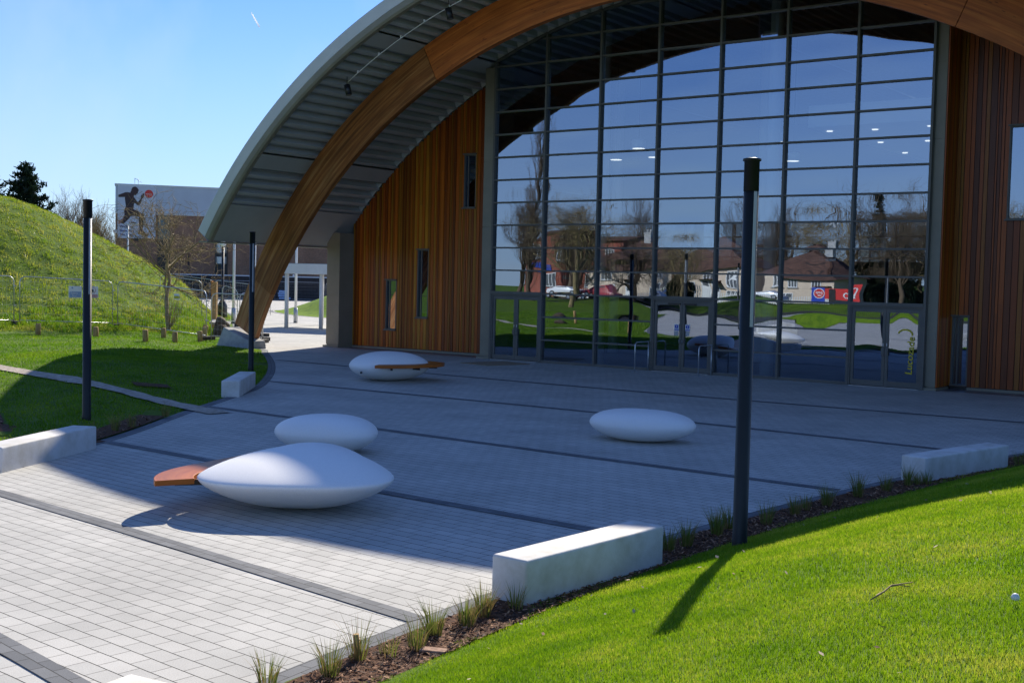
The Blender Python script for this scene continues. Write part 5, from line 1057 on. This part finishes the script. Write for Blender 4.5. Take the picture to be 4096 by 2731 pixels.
# shop sign boards
t = thing("shop_sign", (-28.2,-80,hz(-28.2,-80)), "blue and red shop sign boards mirrored above the right hand doors", "sign"); zz = .2
mb = MB()
for x in (-30.1,-28.2,-25.4): mb.box(x-.06, x+.06, -80.1, -79.98, hz(-28,-80)-.1, 1.5)
mb.build("sign_leg", 'black', t)
mb = MB(); mb.box(-30.15,-28.75,-80.0,-79.9,1.35,3.05); mb.build("blue_board", 'blue', t); mb = MB(); mb.box(-28.74,-25.3,-80.0,-79.9,1.75,2.95); mb.build("red_board", 'red', t); mb = MB(); mb.box(-28.3,-27.6,-79.89,-79.86,1.4,2.9); mb.build("dark_board", 'dbrick', t)
m = MB(); m.poly([(-29.35+.60*math.cos(a*math.pi/16), -79.885, 2.35-.60*math.sin(a*math.pi/16)) for a in range(32)]); m.build("white_ring", 'signw', t); m = MB(); m.poly([(-29.35+.52*math.cos(a*math.pi/16), -79.88, 2.35-.52*math.sin(a*math.pi/16)) for a in range(32)]); m.build("red_roundel", 'red', t)
m = MB(); lettering(m, "pop", .48, (-28.95,-79.875,2.32), (-1,0,0), (0,0,1), 0, bold=.02); lettering(m, "inn", .36, (-29.05,-79.875,2.0), (-1,0,0), (0,0,1), 0, bold=.02); lettering(m, "CO", .85, (-25.5,-79.89,1.95), (-1,0,0), (0,0,1), 0, bold=.05); m.build("lettering", 'signw', t)
# low fences, hedge and cars along the road
t = thing("picket_fence", (-40,-82.8,.7), "low white picket fence before the mirrored cream houses", "fence"); mb = MB()
for i in range(120): x = -60+i*.26; mb.box(x, x+.09, -82.85, -82.8, hz(x, -82.8), hz(x, -82.8)+.85)
mb.build("pickets", 'white', t); mb = MB(); mb.box(-60,-28.9,-82.9,-82.86,1.2,1.28); mb.box(-60,-28.9,-82.9,-82.86,.9,.98); mb.build("rails", 'white', t)
t = thing("railing_fence", (-35,-71.8,.7), "low dark railing fence mirrored along the top of the lawn", "fence"); mb = MB()
for i in range(240): x = -66+i*.2; z = hz(x, -71.6); mb.box(x, x+.025, -71.62, -71.59, z, z+.75)
mb.build("bars", 'black', t)
def car(x, y, rz, mt, label):
    t = thing("parked_car", (0,0,0), label, "car"); local(t); prof = [(-2.1,.32),(-2.15,.62),(-2.0,.80),(-1.15,.90),(-.55,1.38),(.75,1.42),(1.45,.98),(2.0,.92),(2.12,.6),(2.08,.32)]
    mb = MB(); n = len(prof); vs = [(px, s*(.86 if pz < 1 else .68), pz) for s in (-1, 1) for px, pz in prof]; mb.add(vs, [tuple(range(n)), tuple(range(n, 2*n))[::-1]]+[(i, n+i, n+(i+1)%n, (i+1)%n) for i in range(n)]); mb.build("body", mt, t, bevel=.05, bseg=3)
    mb = MB(); 
    for s in (-1, 1): mb.add([(-.95,s*.80,.95),(-.5,s*.735,1.32),(.7,s*.735,1.34),(1.2,s*.80,1.0)], [(0,1,2,3)])
    mb.build("side_windows", 'black', t)
    for wx in (-1.3,1.35):
        for s in (-1, 1): mb = MB(); mb.tube([(wx, s*.72, .32), (wx, s*.90, .32)], .32, 16); w = mb.build("wheel", 'rubber', t); mb = MB(); mb.tube([(wx, s*.901, .32), (wx, s*.915, .32)], .19, 12); mb.build("rim", 'steel', w)
    for s in (-1, 1): mb = MB(); mb.box(-2.14,-2.02,s*.62-.14,s*.62+.14,.62,.76); mb.build("headlight", 'strip', t)
    t.location = (x, y, hz(x, y)+.03); t.rotation_euler = (0,0,rz); return t
MT['silver'] = mat('silver_car_paint', (.55,.57,.6), .25, .4); MT['carred'] = mat('red_car_paint', (.35,.03,.03), .25); MT['carwhite'] = mat('white_car_paint', (.8,.8,.8), .25)
car(-44.5,-74.2,.05,'silver',"silver car mirrored above the lawn left of the middle doors"); car(-52.8,-76.8,.02,'carred',"dark red car mirrored above the lawn in the third bay"); car(-57.5,-76.9,3.1,'carwhite',"white car mirrored near the red brick block"); car(-34.2,-78.0,.0,'carwhite',"white car mirrored in front of the chimney house")
bare_tree(-57.5,-70,21,51,"tall narrow poplar mirrored in the leftmost bay of glass",POP,trunk=.97,r=.30)
big = bare_tree(-38.5,-104,15.5,56,"broad bare oak mirrored beside the tall near column",BIG,trunk=.45,r=.42)
big2 = bare_tree(-47.8,-64,12.0,52,"crooked lichen covered bare tree mirrored in the second bay",BIG,trunk=.45,r=.22,bark='twig_y',lean=(.1,0))
vas = bare_tree(-54.0,-74,11,53,"tall bare tree mirrored beside the poplar",VASE,trunk=.42,r=.2)
def again(src, h0, x, y, h, rz, label): o = dup(src, (x, y, hz(x, y)), rz, label); o.scale = (h/h0,)*3
again(big, 15.5, -45.5, -71, 9.5, 1.0, "bare tree mirrored in the third bay before the cream house"); again(big2, 12.0, -39.2, -70, 8.5, 2.2, "bare tree mirrored above the middle doors")
again(big, 15.5, -22.5, -97, 14.5, 2.5, "wide bare tree mirrored in the rightmost bay"); again(big2, 12.0, -27.5, -108, 12.5, 4.0, "bare tree mirrored behind the chimney house")
again(big, 15.5, -62.0, -84, 10.5, 4.6, "bare tree mirrored in front of the red brick block"); again(vas, 11, -51.0, -104, 13.0, 1.5, "bare tree mirrored behind the left cream house")
again(big, 15.5, -16.0, -102, 13.0, .5, "bare tree mirrored at the right edge of the glass"); again(vas, 11, -4.5, -74, 9.5, 3.0, "bare tree mirrored in the right hand timber wall window")
again(big2, 12.0, -32.5, -118, 13.5, 5.2, "distant bare tree mirrored behind the wide oak"); again(vas, 11, -41.8, -98, 11.5, 4.1, "upright bare tree mirrored between the two cream houses"); again(vas, 11, -70.5, -86, 14.0, 2.2, "upright bare tree mirrored at the far left behind the poplar"); again(big, 15.5, -44.0, -112, 14.5, 3.3, "bare tree mirrored high behind the roofs of the cream houses"); again(big2, 12.0, -36.0, -96, 11.5, 1.2, "bare tree mirrored just left of the tall near column"); again(vas, 11, -25.0, -90, 11.0, .4, "upright bare tree mirrored behind the shop sign"); again(big2, 12.0, -20.0, -110, 14.0, 2.9, "bare tree mirrored behind the wide right hand tree"); again(big, 15.5, -56.0, -112, 13.0, 5.9, "bare tree mirrored above the left cream house roof")
again(vas, 11, -60.5, -100, 13.0, 5.1, "upright bare tree mirrored behind the red brick block")
conifer(-33.5,-106,13.5,3.0,64,"dark conifer mirrored behind the chimney house roof",z=0)
conifer(-29.0,-100,9.5,3.4,65,"dark bushy evergreen mirrored right of the chimney house",z=0)
conifer(-46.0,-81.5,3.6,1.5,66,"round dark evergreen bush mirrored before the left cream house",z=.6)
